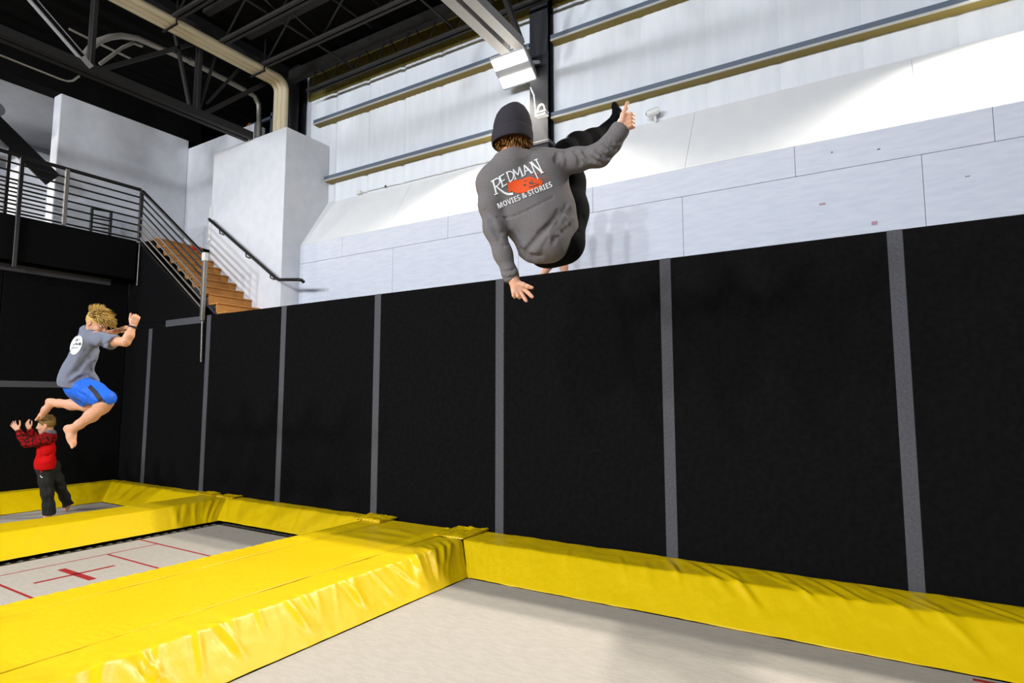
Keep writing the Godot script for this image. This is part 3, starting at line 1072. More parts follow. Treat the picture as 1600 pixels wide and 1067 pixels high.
	put("clip", box_mesh(Vector3(-5.57, 4.268, -5.80), Vector3(-5.55, 4.295, -5.77), 0.002), M.iris, t)
	# cable clip and white coupling on the column
	t = thing("cable_loop", "white cable loop with clamp on the dark column", "cable", Vector3(-3.05, 4.6, -5.55))
	var lp := []
	for k in 9:
		var an := PI * k / 8.0
		lp.append(Vector3(-3.03 + 0.045 * cos(an), 4.60 + 0.07 * sin(an), -5.57))
	put("loop", tube_mesh(lp, 0.011, 8), M.white_plastic, t)
	put("clamp", box_mesh(Vector3(-3.10, 4.565, -5.62), Vector3(-2.96, 4.585, -5.54), 0.004), M.white_plastic, t)
	put("clamp", box_mesh(Vector3(-3.10, 4.535, -5.62), Vector3(-2.96, 4.553, -5.54), 0.004), M.white_plastic, t)
	put("cable", tube_mesh([Vector3(-3.16, 4.90, -5.56), Vector3(-3.12, 4.80, -5.57), Vector3(-3.10, 4.58, -5.57)], 0.008, 8), M.white_plastic, t)

# ---------------------------------------------------------------- trampolines and pads
# corners [a, y, radius] of a pad section -> rounded closed outline
func outline(corners: Array, step: float) -> PackedVector2Array:
	var pts := PackedVector2Array()
	var n := corners.size()
	for i in n:
		var p := Vector2(corners[i][0], corners[i][1])
		var a := Vector2(corners[(i + n - 1) % n][0], corners[(i + n - 1) % n][1])
		var b := Vector2(corners[(i + 1) % n][0], corners[(i + 1) % n][1])
		var r: float = corners[i][2]
		var p0 := p + (a - p).normalized() * r
		var p1 := p + (b - p).normalized() * r
		for k in 5:
			var t := k / 4.0
			pts.append(p0.lerp(p, t).lerp(p.lerp(p1, t), t))
		var nb: float = corners[(i + 1) % n][2]
		var q1 := b + (p - b).normalized() * nb
		var m := int(p1.distance_to(q1) / step)
		for k in range(1, m):
			pts.append(p1.lerp(q1, float(k) / m))
	return pts

# folds: [s0, width, amp, skew, q0, q1]; gathers: [s0, s1, q0, q1, wavelength, amp]
func pad_mesh(axis: String, corners: Array, s0: float, s1: float, ds: float, folds: Array, gathers: Array, soft: float, seed_: int, mitre0 := 0.0, mitre1 := 0.0) -> ArrayMesh:
	var pr := outline(corners, 0.022)
	var n := pr.size()
	var nm := PackedVector2Array()
	var area := 0.0
	for i in n:
		area += pr[i].cross(pr[(i + 1) % n])
	var sg := signf(area)
	var q := PackedFloat32Array()
	var acc := 0.0
	for i in n:
		var t := (pr[(i + 1) % n] - pr[(i + n - 1) % n]).normalized()
		nm.append(Vector2(t.y, -t.x) * sg)
		q.append(acc)
		acc += pr[i].distance_to(pr[(i + 1) % n])
	var nz := FastNoiseLite.new()
	nz.seed = seed_
	nz.frequency = 1.0
	nz.fractal_octaves = 3
	var rows := []
	var m := int(absf(s1 - s0) / ds)
	var cen := Vector3.ZERO
	for j in m + 1:
		var s := lerpf(s0, s1, float(j) / m)
		var row := PackedVector3Array()
		for i in n + 1:
			var ii := i % n
			var d := nz.get_noise_2d(s * 2.2, q[ii] * 2.5) * soft + nz.get_noise_2d(s * 9.0, q[ii] * 7.0 + 50.0) * soft * 0.3
			for fo: Array in folds:
				if q[ii] < fo[4] or q[ii] > fo[5]:
					continue
				var e := sin(PI * (q[ii] - fo[4]) / (fo[5] - fo[4]))
				var x: float = (s - fo[0] - fo[3] * (q[ii] - fo[4])) / fo[1]
				if absf(x) < 3.0:
					d += fo[2] * e * (exp(-x * x) - 0.6 * exp(-(x - 1.3) * (x - 1.3)))
			for ga: Array in gathers:
				if q[ii] < ga[2] or q[ii] > ga[3] or s < ga[0] or s > ga[1]:
					continue
				var e2 := sin(PI * (q[ii] - ga[2]) / (ga[3] - ga[2]))
				var ph := nz.get_noise_2d(s * 4.0, q[ii] * 3.0 + 9.0) * 2.5
				d += ga[5] * e2 * sin(TAU * s / ga[4] + ph + q[ii] * 20.0)
			var p := pr[ii] + nm[ii] * d
			var drop := maxf(PAD_TOP - p.y, 0.0)
			var sm := s + mitre0 * drop * clampf(1.0 - (s - s0) / 0.6, 0.0, 1.0) - mitre1 * drop * clampf(1.0 - (s1 - s) / 0.6, 0.0, 1.0)
			row.append(Vector3(sm, p.y, p.x) if axis == "x" else Vector3(p.x, p.y, sm))
		rows.append(row)
	var b := MB.new()
	# body with normals oriented outwards
	var h := rows.size()
	var nn := []
	for j in h:
		var r := PackedVector3Array()
		for i in n + 1:
			var du: Vector3 = rows[mini(j + 1, h - 1)][i] - rows[maxi(j - 1, 0)][i]
			var dv: Vector3 = rows[j][(i + 1) % n] - rows[j][(i % n + n - 1) % n]
			var c := du.cross(dv).normalized()
			var o2 := nm[i % n]
			var ref := Vector3(0, o2.y, o2.x) if axis == "x" else Vector3(o2.x, o2.y, 0)
			if c.dot(ref) < 0.0:
				c = -c
			r.append(c)
		nn.append(r)
	for j in h - 1:
		for i in n:
			b.tri(rows[j][i], rows[j + 1][i], rows[j + 1][i + 1], nn[j][i], nn[j + 1][i], nn[j + 1][i + 1])
			b.tri(rows[j][i], rows[j + 1][i + 1], rows[j][i + 1], nn[j][i], nn[j + 1][i + 1], nn[j][i + 1])
	for e: int in [0, h - 1]:
		var mid := Vector3.ZERO
		for i in n:
			mid += rows[e][i]
		mid /= n
		var dir := Vector3.RIGHT if axis == "x" else Vector3.BACK
		if (e == 0) == (s1 > s0):
			dir = -dir
		for i in n:
			b.tri(mid, rows[e][i], rows[e][i + 1], dir, dir, dir)
	return b.mesh()

func pad(called: String, label: String, group: String, axis: String, corners: Array, s0: float, s1: float, folds := [], gathers := [], soft := 0.004, seed_ := 1, ds := 0.03, mitre0 := 0.0, mitre1 := 0.0) -> Node3D:
	var base := Vector3((s0 + s1) / 2, 0, corners[0][0]) if axis == "x" else Vector3(corners[0][0], 0, (s0 + s1) / 2)
	var t := thing(called, label, "pad", base, group)
	put("cover", pad_mesh(axis, corners, s0, s1, ds, folds, gathers, soft, seed_, mitre0, mitre1), M.vinyl, t)
	return t

func bed(label: String, lo: Vector2, hi: Vector2, gap: float, marks: Array) -> void:
	var t := thing("trampoline", label, "trampoline", Vector3((lo.x + hi.x) / 2, -0.6, (lo.y + hi.y) / 2))
	var mt := put("bed", box_mesh(Vector3(lo.x, BED_Y - 0.006, lo.y), Vector3(hi.x, BED_Y, hi.y), 0.002), M.bed, t)
	mt.set_meta("label", "pale grey woven bed")
	var fr := MB.new()
	var g := 0.12
	fr.tube([Vector3(lo.x - g, BED_Y - 0.03, lo.y - g), Vector3(hi.x + g, BED_Y - 0.03, lo.y - g), Vector3(hi.x + g, BED_Y - 0.03, hi.y + g), Vector3(lo.x - g, BED_Y - 0.03, hi.y + g), Vector3(lo.x - g, BED_Y - 0.03, lo.y - g)], 0.03, 10)
	put("frame", fr.mesh(), M.black_steel, t)
	for sx: float in [lo.x - g, hi.x + g]:
		for sz: float in [lo.y - g, hi.y + g]:
			put("leg", tube_mesh([Vector3(sx, BED_Y - 0.03, sz), Vector3(sx, -0.6, sz)], 0.03, 10), M.black_steel, t)
	if gap > 0.0:
		var n := int((hi.y - lo.y) / 0.085)
		for i in n:
			var z := lo.y + 0.04 + 0.085 * i
			put("spring", tube_mesh([Vector3(lo.x + 0.002, BED_Y - 0.004, z), Vector3(lo.x - 0.035, BED_Y - 0.006, z), Vector3(lo.x - 0.13, BED_Y - 0.03, z)], 0.009, 6), M.spring, t)
		n = int((hi.x - lo.x) / 0.085)
		for i in n:
			var x := lo.x + 0.04 + 0.085 * i
			put("spring", tube_mesh([Vector3(x, BED_Y - 0.004, lo.y + 0.002), Vector3(x, BED_Y - 0.006, lo.y - 0.035), Vector3(x, BED_Y - 0.03, lo.y - 0.13)], 0.009, 6), M.spring, t)
		var eg := MB.new()
		eg.box(Vector3(lo.x - 0.002, BED_Y - 0.004, lo.y), Vector3(lo.x + 0.03, BED_Y + 0.0015, hi.y))
		eg.box(Vector3(lo.x, BED_Y - 0.004, lo.y - 0.002), Vector3(hi.x, BED_Y + 0.0015, lo.y + 0.03))
		put("edge_tape", eg.mesh(), M.black_steel, t)
	for k: Array in marks:
		var mk := put("marking", box_mesh(Vector3(k[0], BED_Y - 0.001, k[1]), Vector3(k[2], BED_Y + 0.0012, k[3])), M.red_tape, t)
		mk.set_meta("label", "dark red marking tape")

func make_court() -> void:
	bed("wide grey trampoline bed below the man in the grey sweatshirt", Vector2(-2.702, -3.764), Vector2(1.46, -0.3), 0.0, [[0.325, -3.735, 1.25, -3.705]])
	var mk := []
	var l := 0.010
	for x: float in [-5.776, -4.89]:
		mk.append([x - l / 1.4, -3.12, x + l / 1.4, -1.42])
	for z: float in [-3.12, -1.42]:
		mk.append([-6.11, z - l, -4.46, z + l])
	for z: float in [-2.69, -1.857]:
		mk.append([-5.765, z - l, -4.90, z + l])
	mk.append([-5.352, -2.545, -5.318, -2.003])
	mk.append([-5.586, -2.30, -5.068, -2.245])
	bed("grey trampoline bed marked with a red cross and lines", Vector2(-6.125, -3.95), Vector2(-4.45, -0.62), 0.075, mk)
	bed("grey trampoline bed under the small child in red", Vector2(-8.71, -3.945), Vector2(-7.22, -0.62), 0.0, [])

	var bt := BED_Y + 0.005
	# pads along the black wall
	var fo := []
	rng.seed = 11
	for i in 15:
		var s := -1.1 + 0.15 * i + rng.randf_range(-0.04, 0.04)
		fo.append([s - 0.30, rng.randf_range(0.022, 0.045), rng.randf_range(0.006, 0.014), rng.randf_range(0.5, 1.0), 0.02, rng.randf_range(0.40, 0.62)])
	for i in 9:
		fo.append([-2.7 + 0.2 * i, rng.randf_range(0.02, 0.04), rng.randf_range(0.002, 0.005), rng.randf_range(-0.3, 0.5), 0.1, 0.55])
	pad("edge_pad", "long yellow pad against the black wall, creased along its top", "yellow pads along the black wall", "x", [[-4.385, PAD_TOP, 0.02], [-4.02, PAD_TOP, 0.016], [-3.756, bt, 0.010], [-4.385, bt, 0.02]], -2.925, 1.6, fo, [], 0.006, 3, 0.016, 1.18)
	fo = []
	for i in 9:
		fo.append([-6.5 + 0.25 * i, rng.randf_range(0.03, 0.06), rng.randf_range(0.004, 0.009), rng.randf_range(0.3, 0.9), 0.02, 0.5])
	pad("edge_pad", "yellow pad against the black wall beside the red-cross bed", "yellow pads along the black wall", "x", [[-4.385, PAD_TOP, 0.02], [-4.22, PAD_TOP, 0.018], [-3.97, bt + 0.02, 0.010], [-4.385, bt + 0.02, 0.02]], -6.44, -4.25, fo, [], 0.006, 4, 0.025, 1.2, 1.2)
	fo = []
	for i in 8:
		fo.append([-9.1 + 0.2 * i, rng.randf_range(0.03, 0.06), rng.randf_range(0.006, 0.012), rng.randf_range(0.4, 1.0), 0.02, 0.5])
	pad("edge_pad", "wrinkled yellow pad in the corner behind the child in red", "yellow pads along the black wall", "x", [[-4.385, PAD_TOP, 0.02], [-4.22, PAD_TOP, 0.018], [-3.945, bt, 0.010], [-4.385, bt, 0.02]], -9.05, -6.95, fo, [], 0.007, 5, 0.025, 1.7, 1.2)
	pad("end_pad", "yellow pad along the black end wall", "", "z", [[WALL_X + 0.012, PAD_TOP, 0.02], [-9.06, PAD_TOP, 0.018], [-8.70, bt, 0.010], [WALL_X + 0.012, bt, 0.02]], -4.34, -0.3, [[-4.0, 0.05, 0.008, 0.3, 0.02, 0.35], [-3.9, 0.04, 0.006, -0.3, 0.02, 0.35]], [], 0.006, 6, 0.03, 2.0)
	# divider between the child's bed and the red-cross bed
	fo = []
	for i in 7:
		fo.append([-4.18 + 0.09 * i, rng.randf_range(0.018, 0.035), rng.randf_range(0.006, 0.012), rng.randf_range(0.1, 0.6), 0.38, 0.86])
	pad("divider_pad", "narrow yellow pad between the red-cross bed and the child's bed", "", "z", [[-6.93, PAD_TOP, 0.02], [-6.455, PAD_TOP, 0.018], [-6.19, bt + 0.014, 0.010], [-7.20, bt + 0.014, 0.010]], -4.36, -0.3, fo, [], 0.005, 7, 0.025, 1.9)
	# broad divider next to the near bed: three pads side by side
	fo = []
	for i in 26:
		fo.append([-4.0 + 0.145 * i + rng.randf_range(-0.03, 0.03), rng.randf_range(0.012, 0.03), rng.randf_range(0.003, 0.009), rng.randf_range(-0.3, 0.5), 0.16, rng.randf_range(0.38, 0.52)])
	for i in 6:
		fo.append([-3.95 + 0.10 * i, rng.randf_range(0.025, 0.04), rng.randf_range(0.008, 0.014), rng.randf_range(0.1, 0.7), 0.10, 0.5])
	for i in 5:
		fo.append([-3.15 + 0.42 * i, 0.026, 0.014, rng.randf_range(-0.5, -0.1), 0.20, 0.50])
	pad("divider_pad", "creased glossy yellow pad edging the near trampoline bed", "", "z", [[-3.181, PAD_TOP, 0.004], [-2.925, PAD_TOP, 0.016], [-2.695, bt, 0.010], [-3.181, bt, 0.01]], -4.005, 0.2, fo, [], 0.006, 8, 0.014, 1.25)
	pad("divider_pad", "broad flat yellow pad with gathered seam on the wide divider", "", "z", [[-3.955, PAD_TOP, 0.004], [-3.194, PAD_TOP, 0.004], [-3.194, bt, 0.01], [-3.955, bt, 0.01]], -4.30, 0.2, [[-4.0, 0.05, 0.006, 0.1, 0.05, 0.7], [-3.75, 0.06, 0.006, -0.1, 0.05, 0.7], [-3.5, 0.06, 0.004, 0.1, 0.05, 0.7]], [[-4.30, -3.2, 0.60, 0.755, 0.035, 0.005], [-3.2, 0.0, 0.62, 0.74, 0.05, 0.0016]], 0.003, 9, 0.012)
	pad("divider_pad", "slim yellow pad strip along the red-cross bed", "", "z", [[-4.22, PAD_TOP, 0.020], [-3.968, PAD_TOP, 0.004], [-3.968, bt, 0.01], [-4.46, bt, 0.010]], -4.17, 0.2, [], [[-4.30, -3.3, 0.06, 0.24, 0.04, 0.006], [-3.3, 0.0, 0.0, 0.12, 0.09, 0.0030]], 0.003, 10, 0.014, 0.6)
	# gathered corner flaps by the black wall
	var flaps := [
		["crinkled yellow corner flap at the head of the near bed", -3.25, -2.93, -4.385, -4.02],
		["crinkled yellow flap at the end of the slim divider strip", -4.28, -3.97, -4.385, -4.16],
		["small yellow flap at the wall end of the narrow divider", -7.06, -6.80, -4.385, -4.24],
		["small yellow flap on the wall pad beside the narrow divider", -6.66, -6.36, -4.385, -4.24],
	]
	for k in flaps.size():
		var q: Array = flaps[k]
		var y := PAD_TOP + 0.006
		pad("corner_flap", q[0], "gathered corner flaps", "x", [[q[3], y + 0.012, 0.004], [q[4], y + 0.005, 0.003], [q[4] + 0.004, y - 0.004, 0.002], [q[3], y - 0.004, 0.002]], q[1], q[2], [], [[-20.0, 20.0, 0.0, 0.4, 0.034, 0.009]], 0.026, 20 + k, 0.006)

# ---------------------------------------------------------------- people
func frame_of(fwd: Vector3, up: Vector3) -> Basis:
	var z := fwd.normalized()
	var x := up.cross(z).normalized()
	return Basis(x, z.cross(x).normalized(), z)

# head with a face; axes x side, y up, z the way the face looks
func head_ops(c: Vector3, b: Basis, s: float, neck := 1.0) -> Array:
	var P := func(x: float, y: float, z: float) -> Vector3: return c + b * (Vector3(x, y, z) * s)
	var o := []
	o.append(["e", P.call(0, 0.03, -0.012), b, Vector3(0.076, 0.092, 0.096) * s, 0.01 * s])
	o.append(["e", P.call(0, -0.03, 0.028), b, Vector3(0.060, 0.085, 0.062) * s, 0.03 * s])
	o.append(["b", P.call(-0.012, -0.1, 0.062), P.call(0.012, -0.1, 0.062), 0.02 * s, 0.02 * s, 0.035 * s])
	for q: float in [-1.0, 1.0]:
		o.append(["b", P.call(q * 0.052, -0.045, 0.0), P.call(q * 0.02, -0.095, 0.05), 0.02 * s, 0.016 * s, 0.03 * s])
		o.append(["b", P.call(q * 0.036, -0.03, 0.066), P.call(q * 0.034, -0.035, 0.068), 0.022 * s, 0.022 * s, 0.025 * s])
		o.append(["s", P.call(q * 0.031, 0.006, 0.101), b, Vector3(0.015, 0.011, 0.013) * s, 0.010 * s])
		o.append(["b", P.call(q * 0.012, 0.024, 0.087), P.call(q * 0.042, 0.022, 0.078), 0.009 * s, 0.008 * s, 0.012 * s])
		o.append(["e", P.call(q * 0.079, -0.008, -0.008), b, Vector3(0.012, 0.032, 0.021) * s, 0.008 * s])
		o.append(["s", P.call(q * 0.09, -0.004, -0.002), b, Vector3(0.007, 0.018, 0.010) * s, 0.005 * s])
	o.append(["b", P.call(0, 0.012, 0.088), P.call(0, -0.03, 0.108), 0.009 * s, 0.0125 * s, 0.010 * s])
	for q: float in [-1.0, 1.0]:
		o.append(["b", P.call(q * 0.009, -0.034, 0.1), P.call(q * 0.012, -0.034, 0.096), 0.008 * s, 0.007 * s, 0.006 * s])
	o.append(["b", P.call(-0.017, -0.062, 0.088), P.call(0.017, -0.062, 0.088), 0.0075 * s, 0.0075 * s, 0.008 * s])
	o.append(["b", P.call(-0.014, -0.073, 0.087), P.call(0.014, -0.073, 0.087), 0.008 * s, 0.008 * s, 0.008 * s])
	o.append(["b", P.call(0, -0.06, -0.022), P.call(0, -0.165, -0.04 * neck), 0.05 * s * neck, 0.054 * s * neck, 0.03 * s])
	return o

func eyes(c: Vector3, b: Basis, s: float, parent: Node) -> void:
	for q: float in [-1.0, 1.0]:
		var p := c + b * (Vector3(q * 0.031, 0.006, 0.0775) * s)
		var m := SphereMesh.new()
		m.radius = 0.0125 * s
		m.height = 0.025 * s
		m.radial_segments = 16
		m.rings = 8
		var e := put("eye", m, M.eye, parent)
		e.position += p
		var im := SphereMesh.new()
		im.radius = 0.0062 * s
		im.height = 0.0124 * s
		im.radial_segments = 12
		im.rings = 6
		var ir := put("iris", im, M.iris, e)
		ir.position = b * Vector3(0, 0, 0.0075 * s)

# relaxed or closed hand: dir points to the fingers, back is the back of the hand, side points to the thumb
func hand_ops(w: Vector3, dir: Vector3, back: Vector3, side: Vector3, s: float, curl: Array, spread: float, thumb_out := 0.7) -> Array:
	dir = dir.normalized()
	back = (back - dir * back.dot(dir)).normalized()
	side = (side - dir * side.dot(dir) - back * side.dot(back)).normalized()
	var o := []
	var lens := [0.074, 0.082, 0.076, 0.060]
	for i in 4:
		var off := 0.030 - 0.0195 * i
		var k := w + (dir * (0.092 - 0.004 * absf(i - 1)) + side * off) * s
		o.append(["b", w + side * off * 0.55 * s, k, 0.017 * s, 0.0125 * s, 0.012 * s])
		var d := (dir + side * spread * (1.2 - 0.8 * i)).normalized()
		var p := k
		var cu: float = curl[i]
		for seg in 3:
			d = d.rotated(back.cross(d).normalized(), cu) if seg == 0 else d.rotated(back.cross(dir).normalized(), cu)
			var l: float = lens[i] * s * [0.45, 0.30, 0.25][seg]
			var p2 := p + d * l
			o.append(["b", p, p2, (0.0098 - 0.0008 * seg) * s, (0.009 - 0.0009 * seg) * s, 0.003 * s])
			p = p2
	var t0 := w + (dir * 0.022 + side * 0.022) * s
	var t1 := t0 + (dir * 0.035 + side * 0.03 * (0.5 + thumb_out) - back * 0.012) * s
	var t2 := t1 + (dir * 0.032 + side * 0.02 * thumb_out - back * 0.006) * s
	var t3 := t2 + (dir * 0.026 + side * 0.012 * thumb_out) * s
	o.append(["b", t0, t1, 0.017 * s, 0.0125 * s, 0.012 * s])
	o.append(["b", t1, t2, 0.0115 * s, 0.0105 * s, 0.004 * s])
	o.append(["b", t2, t3, 0.0105 * s, 0.0085 * s, 0.004 * s])
	return o

# locks of hair: roots on an ellipsoid round the head, each a tapered tube
func locks(c: Vector3, b: Basis, radii: Vector3, n: int, seed_: int, keep: Callable, flow: Callable, l0: float, l1: float, r0: float) -> MB:
	var m := MB.new()
	rng.seed = seed_
	var made := 0
	var tries := 0
	while made < n and tries < n * 20:
		tries += 1
		var d := Vector3(rng.randfn(), rng.randfn(), rng.randfn()).normalized()
		if not keep.call(d):
			continue
		made += 1
		var p := c + b * (d * radii)
		var g: Vector3 = b * (flow.call(d) as Vector3)
		var l := rng.randf_range(l0, l1)
		var v := (b * d * 0.4 + g + Vector3(rng.randfn(), rng.randfn(), rng.randfn()) * 0.10).normalized()
		var pts := [p - b * d * 0.004]
		var rr := [r0]
		for k in 4:
			v = (v + g * 0.25).normalized()
			p += v * l / 4.0
			# stay outside the head
			var q := (b.transposed() * (p - c)) / radii
			if q.length() < 1.02:
				p = c + b * (q.normalized() * 1.03 * radii)
			pts.append(p)
			rr.append(r0 * [0.95, 0.8, 0.55, 0.12][k])
		m.tube(pts, rr, 4, false)
	return m

func ray_touch(s: Sdf, u: float, v: float, d0: float) -> Vector3:
	var p := at(u, v, d0)
	return s.touch(p, (p - CAM).normalized(), 1.0)

# lay a drawing on the cloth: strokes are [u0, v0, u1, v1, w0, w1] on the picture of the garment
func stroke_on(m: MB, s: Sdf, st: Array, d0: float, lift: float) -> void:
	var a := Vector2(st[0], st[1])
	var b := Vector2(st[2], st[3])
	var dir := (b - a).normalized()
	var nn := Vector2(-dir.y, dir.x)
	var n := maxi(1, int(a.distance_to(b) / 1.5))
	var rows := []
	for i in n + 1:
		var t := float(i) / n
		var c := a.lerp(b, t)
		var w := lerpf(st[4], st[5], t) * 0.5
		var r := []
		for k: float in [-1.0, 0.0, 1.0]:
			var q := c + nn * w * k
			var p := ray_touch(s, q.x, q.y, d0)
			r.append(p + (CAM - p).normalized() * lift)
		rows.append(r)
	m.grid(rows, (CAM - at(a.x, a.y, d0)).normalized())

func patch_on(m: MB, s: Sdf, poly: PackedVector2Array, d0: float, lift: float) -> void:
	# fan of rings from the middle so that the patch follows the cloth
	var c := Vector2.ZERO
	for p in poly:
		c += p
	c /= poly.size()
	var rows := []
	for k in 7:
		var r := []
		for i in poly.size() + 1:
			var q := c.lerp(poly[i % poly.size()], maxf(k / 6.0, 0.02))
			var p := ray_touch(s, q.x, q.y, d0)
			r.append(p + (CAM - p).normalized() * lift)
		rows.append(r)
	m.grid(rows, (CAM - at(c.x, c.y, d0)).normalized())

func text_on(s: Sdf, txt: String, u0: float, v0: float, u1: float, v1: float, d0: float, lift: float) -> ArrayMesh:
	var f := SystemFont.new()
	f.font_names = PackedStringArray(["Droid Sans"])
	f.font_weight = 800
	var tm := TextMesh.new()
	tm.font = f
	tm.text = txt
	tm.font_size = 64
	tm.pixel_size = 0.01
	tm.depth = 0.0
	tm.curve_step = 4.0
	var arr := tm.get_mesh_arrays()
	var vv: PackedVector3Array = arr[Mesh.ARRAY_VERTEX]
	var ii: PackedInt32Array = arr[Mesh.ARRAY_INDEX]
	var lo := Vector3.ONE * 1e6
	var hi := -lo
	for p in vv:
		lo = lo.min(p)
		hi = hi.max(p)
	var a := Vector2(u0, v0)
	var b := Vector2(u1, v1)
	var dir := (b - a).normalized()
	var up := Vector2(dir.y, -dir.x)
	var sc := a.distance_to(b) / (hi.x - lo.x)
	var pos := PackedVector3Array()
	for p in vv:
		var q := a + dir * (p.x - lo.x) * sc + up * (p.y - lo.y) * sc * 1.12
		var w := ray_touch(s, q.x, q.y, d0)
		pos.append(w + (CAM - w).normalized() * lift)
	var m := MB.new()
	var nn := (CAM - at(u0, v0, d0)).normalized()
	for i in range(0, ii.size(), 3):
		m.tri(pos[ii[i]], pos[ii[i + 1]], pos[ii[i + 2]], nn, nn, nn)
	return m.mesh()

func px_chain(u_scale: float, ou: float, ov: float, pts: Array, w0: float, w1: float) -> Array:
	var out := []
	for i in pts.size() - 1:
		var t0 := float(i) / (pts.size() - 1)
		var t1 := float(i + 1) / (pts.size() - 1)
		out.append([ou + pts[i][0] / u_scale, ov + pts[i][1] / u_scale, ou + pts[i + 1][0] / u_scale, ov + pts[i + 1][1] / u_scale, lerpf(w0, w1, t0) / u_scale, lerpf(w0, w1, t1) / u_scale])
	return out

func make_man() -> void:
	var R := cam_basis.x
	var U := cam_basis.y
	var Fw := -cam_basis.z
	var t := thing("person", "person in grey sweatshirt and black beanie leaping above the near bed, seen from behind", "person", at(855, 400, 3.08))
	# head and neck
	var hb := frame_of(Fw * 0.95 - R * 0.28 - U * 0.12, U + R * 0.02)
	var hc := at(801, 205, 3.075)
	var head := shape(head_ops(hc, hb, 1.0, 0.82), 0.0045)
	# hands
	var lh := []
	for q: Array in [[817, 451], [812.5, 455.5], [807.5, 458], [803, 457.5]]:
		lh.append(["b", at(802.5, 436, 2.975), at(q[0], q[1], 2.955), 0.021, 0.0135, 0.014])
	lh.append_array(chain([[816.5, 451, 2.955, 0.0105], [825, 457.5, 2.94, 0.0098], [829, 461.5, 2.93, 0.0092], [831.5, 464, 2.925, 0.008]], 0.003))
	lh.append_array(chain([[812.5, 456, 2.955, 0.0108], [817.5, 463, 2.935, 0.0098], [820.5, 467.5, 2.925, 0.0092], [822.3, 470, 2.92, 0.008]], 0.003))
	lh.append_array(chain([[807, 458, 2.955, 0.0105], [809.5, 462.5, 2.93, 0.0098], [811.5, 464.5, 2.935, 0.009], [812.5, 464.5, 2.95, 0.008]], 0.003))
	lh.append_array(chain([[802.5, 457.5, 2.955, 0.0098], [802.5, 461.5, 2.935, 0.009], [804, 463.5, 2.94, 0.0085], [805, 463, 2.955, 0.0075]], 0.003))
	lh.append_array(chain([[808, 443, 2.96, 0.018], [818, 445.5, 2.945, 0.013], [825, 448, 2.935, 0.0105], [831, 449.5, 2.93, 0.0085]], 0.006))
	lh.append_array(chain([[797, 428, 2.98, 0.026], [803, 439, 2.97, 0.024]], 0.01))
	var left_hand := shape(lh, 0.0035)
	var rh := []
	rh.append_array(chain([[966, 204, 2.98, 0.026], [974, 192, 2.975, 0.027], [981, 187, 2.97, 0.030]], 0.012))
	for i in 4:
		var y := 179.5 + 5.8 * i
		rh.append_array(chain([[977, y + 3.0, 2.955, 0.015], [985.5, y - 0.5, 2.95, 0.0125], [989, y + 1.0, 2.975, 0.0105], [985, y + 2.5, 2.995, 0.0098], [980, y + 3.0, 2.99, 0.009]], 0.004))
	rh.append_array(chain([[972, 190, 2.955, 0.017], [974.5, 179, 2.95, 0.0145], [977.5, 169, 2.955, 0.0115], [980.5, 160.5, 2.96, 0.0085]], 0.006))
	var right_hand := shape(rh, 0.0035)
	# trunk and limbs under the clothes
	var trunk := []
	trunk.append_array(chain([[797, 240, 3.06, 0.050], [805, 262, 3.10, 0.05], [825, 310, 3.11, 0.075], [845, 350, 3.11, 0.07], [866, 383, 3.13, 0.07]], 0.04))
	trunk.append_array(chain([[805, 268, 3.09, 0.045], [768, 290, 3.06, 0.035], [772, 355, 3.02, 0.03], [798, 430, 2.98, 0.024]], 0.03))
	trunk.append_array(chain([[815, 266, 3.10, 0.045], [862, 257, 3.10, 0.035], [937, 243, 3.0, 0.03], [968, 203, 2.98, 0.024]], 0.03))
	trunk.append_array(chain([[880, 380, 3.16, 0.07], [886, 250, 3.33, 0.04], [905, 226, 3.43, 0.035], [953, 198, 3.56, 0.022]], 0.02))
	trunk.append_array(chain([[860, 385, 3.16, 0.08], [838, 300, 3.45, 0.05], [850, 360, 3.62, 0.035]], 0.03))
	var body := put("body", skins([shape(trunk, 0.016), head, left_hand, right_hand]), M.skin, t)
	eyes(hc, hb, 1.0, body)
	# sweatshirt
	var so := []
	so.append_array(chain([[783, 284, 3.06, 0.088], [845, 264, 3.07, 0.090]], 0.05))
	so.append_array(chain([[796, 250, 3.06, 0.062], [766, 288, 3.05, 0.070]], 0.06))
	so.append_array(chain([[803, 249, 3.06, 0.062], [862, 254, 3.10, 0.062]], 0.05))
	so.append_array(chain([[788, 290, 3.07, 0.105], [812, 340, 3.07, 0.090], [832, 383, 3.07, 0.075]], 0.06))
	so.append_array(chain([[855, 275, 3.08, 0.105], [866, 330, 3.09, 0.100], [874, 360, 3.10, 0.085]], 0.06))
	so.append_array(chain([[830, 305, 3.06, 0.10], [848, 355, 3.05, 0.10], [855, 375, 3.06, 0.095]], 0.06))
	so.append_array(chain([[836, 386, 3.05, 0.075], [858, 380, 3.05, 0.085], [880, 358, 3.09, 0.070]], 0.05))
	# arms
	so.append_array(chain([[768, 285, 3.05, 0.068], [767, 320, 3.03, 0.060], [773, 357, 3.01, 0.053], [786, 397, 2.99, 0.043], [797, 428, 2.98, 0.035], [800, 436, 2.977, 0.034]], 0.035))
	so.append_array(chain([[862, 256, 3.09, 0.066], [900, 250, 3.04, 0.058], [936, 243, 3.0, 0.054], [955, 224, 2.985, 0.046], [968, 204, 2.98, 0.040], [972, 198, 2.977, 0.037]], 0.035))
	so.append(["b", at(799, 236, 3.04), at(800, 252, 3.045), 0.070, 0.088, 0.03])
	var wl := at(801.5, 437.5, 2.977)
	so.append(["c", wl, (wl - at(796, 425, 2.98)).normalized(), 0.07])
	var wr := at(972, 197, 2.977)
	so.append(["c", wr, (wr - at(965, 209, 2.98)).normalized(), 0.07])
	var nk := at(797, 238, 3.03)
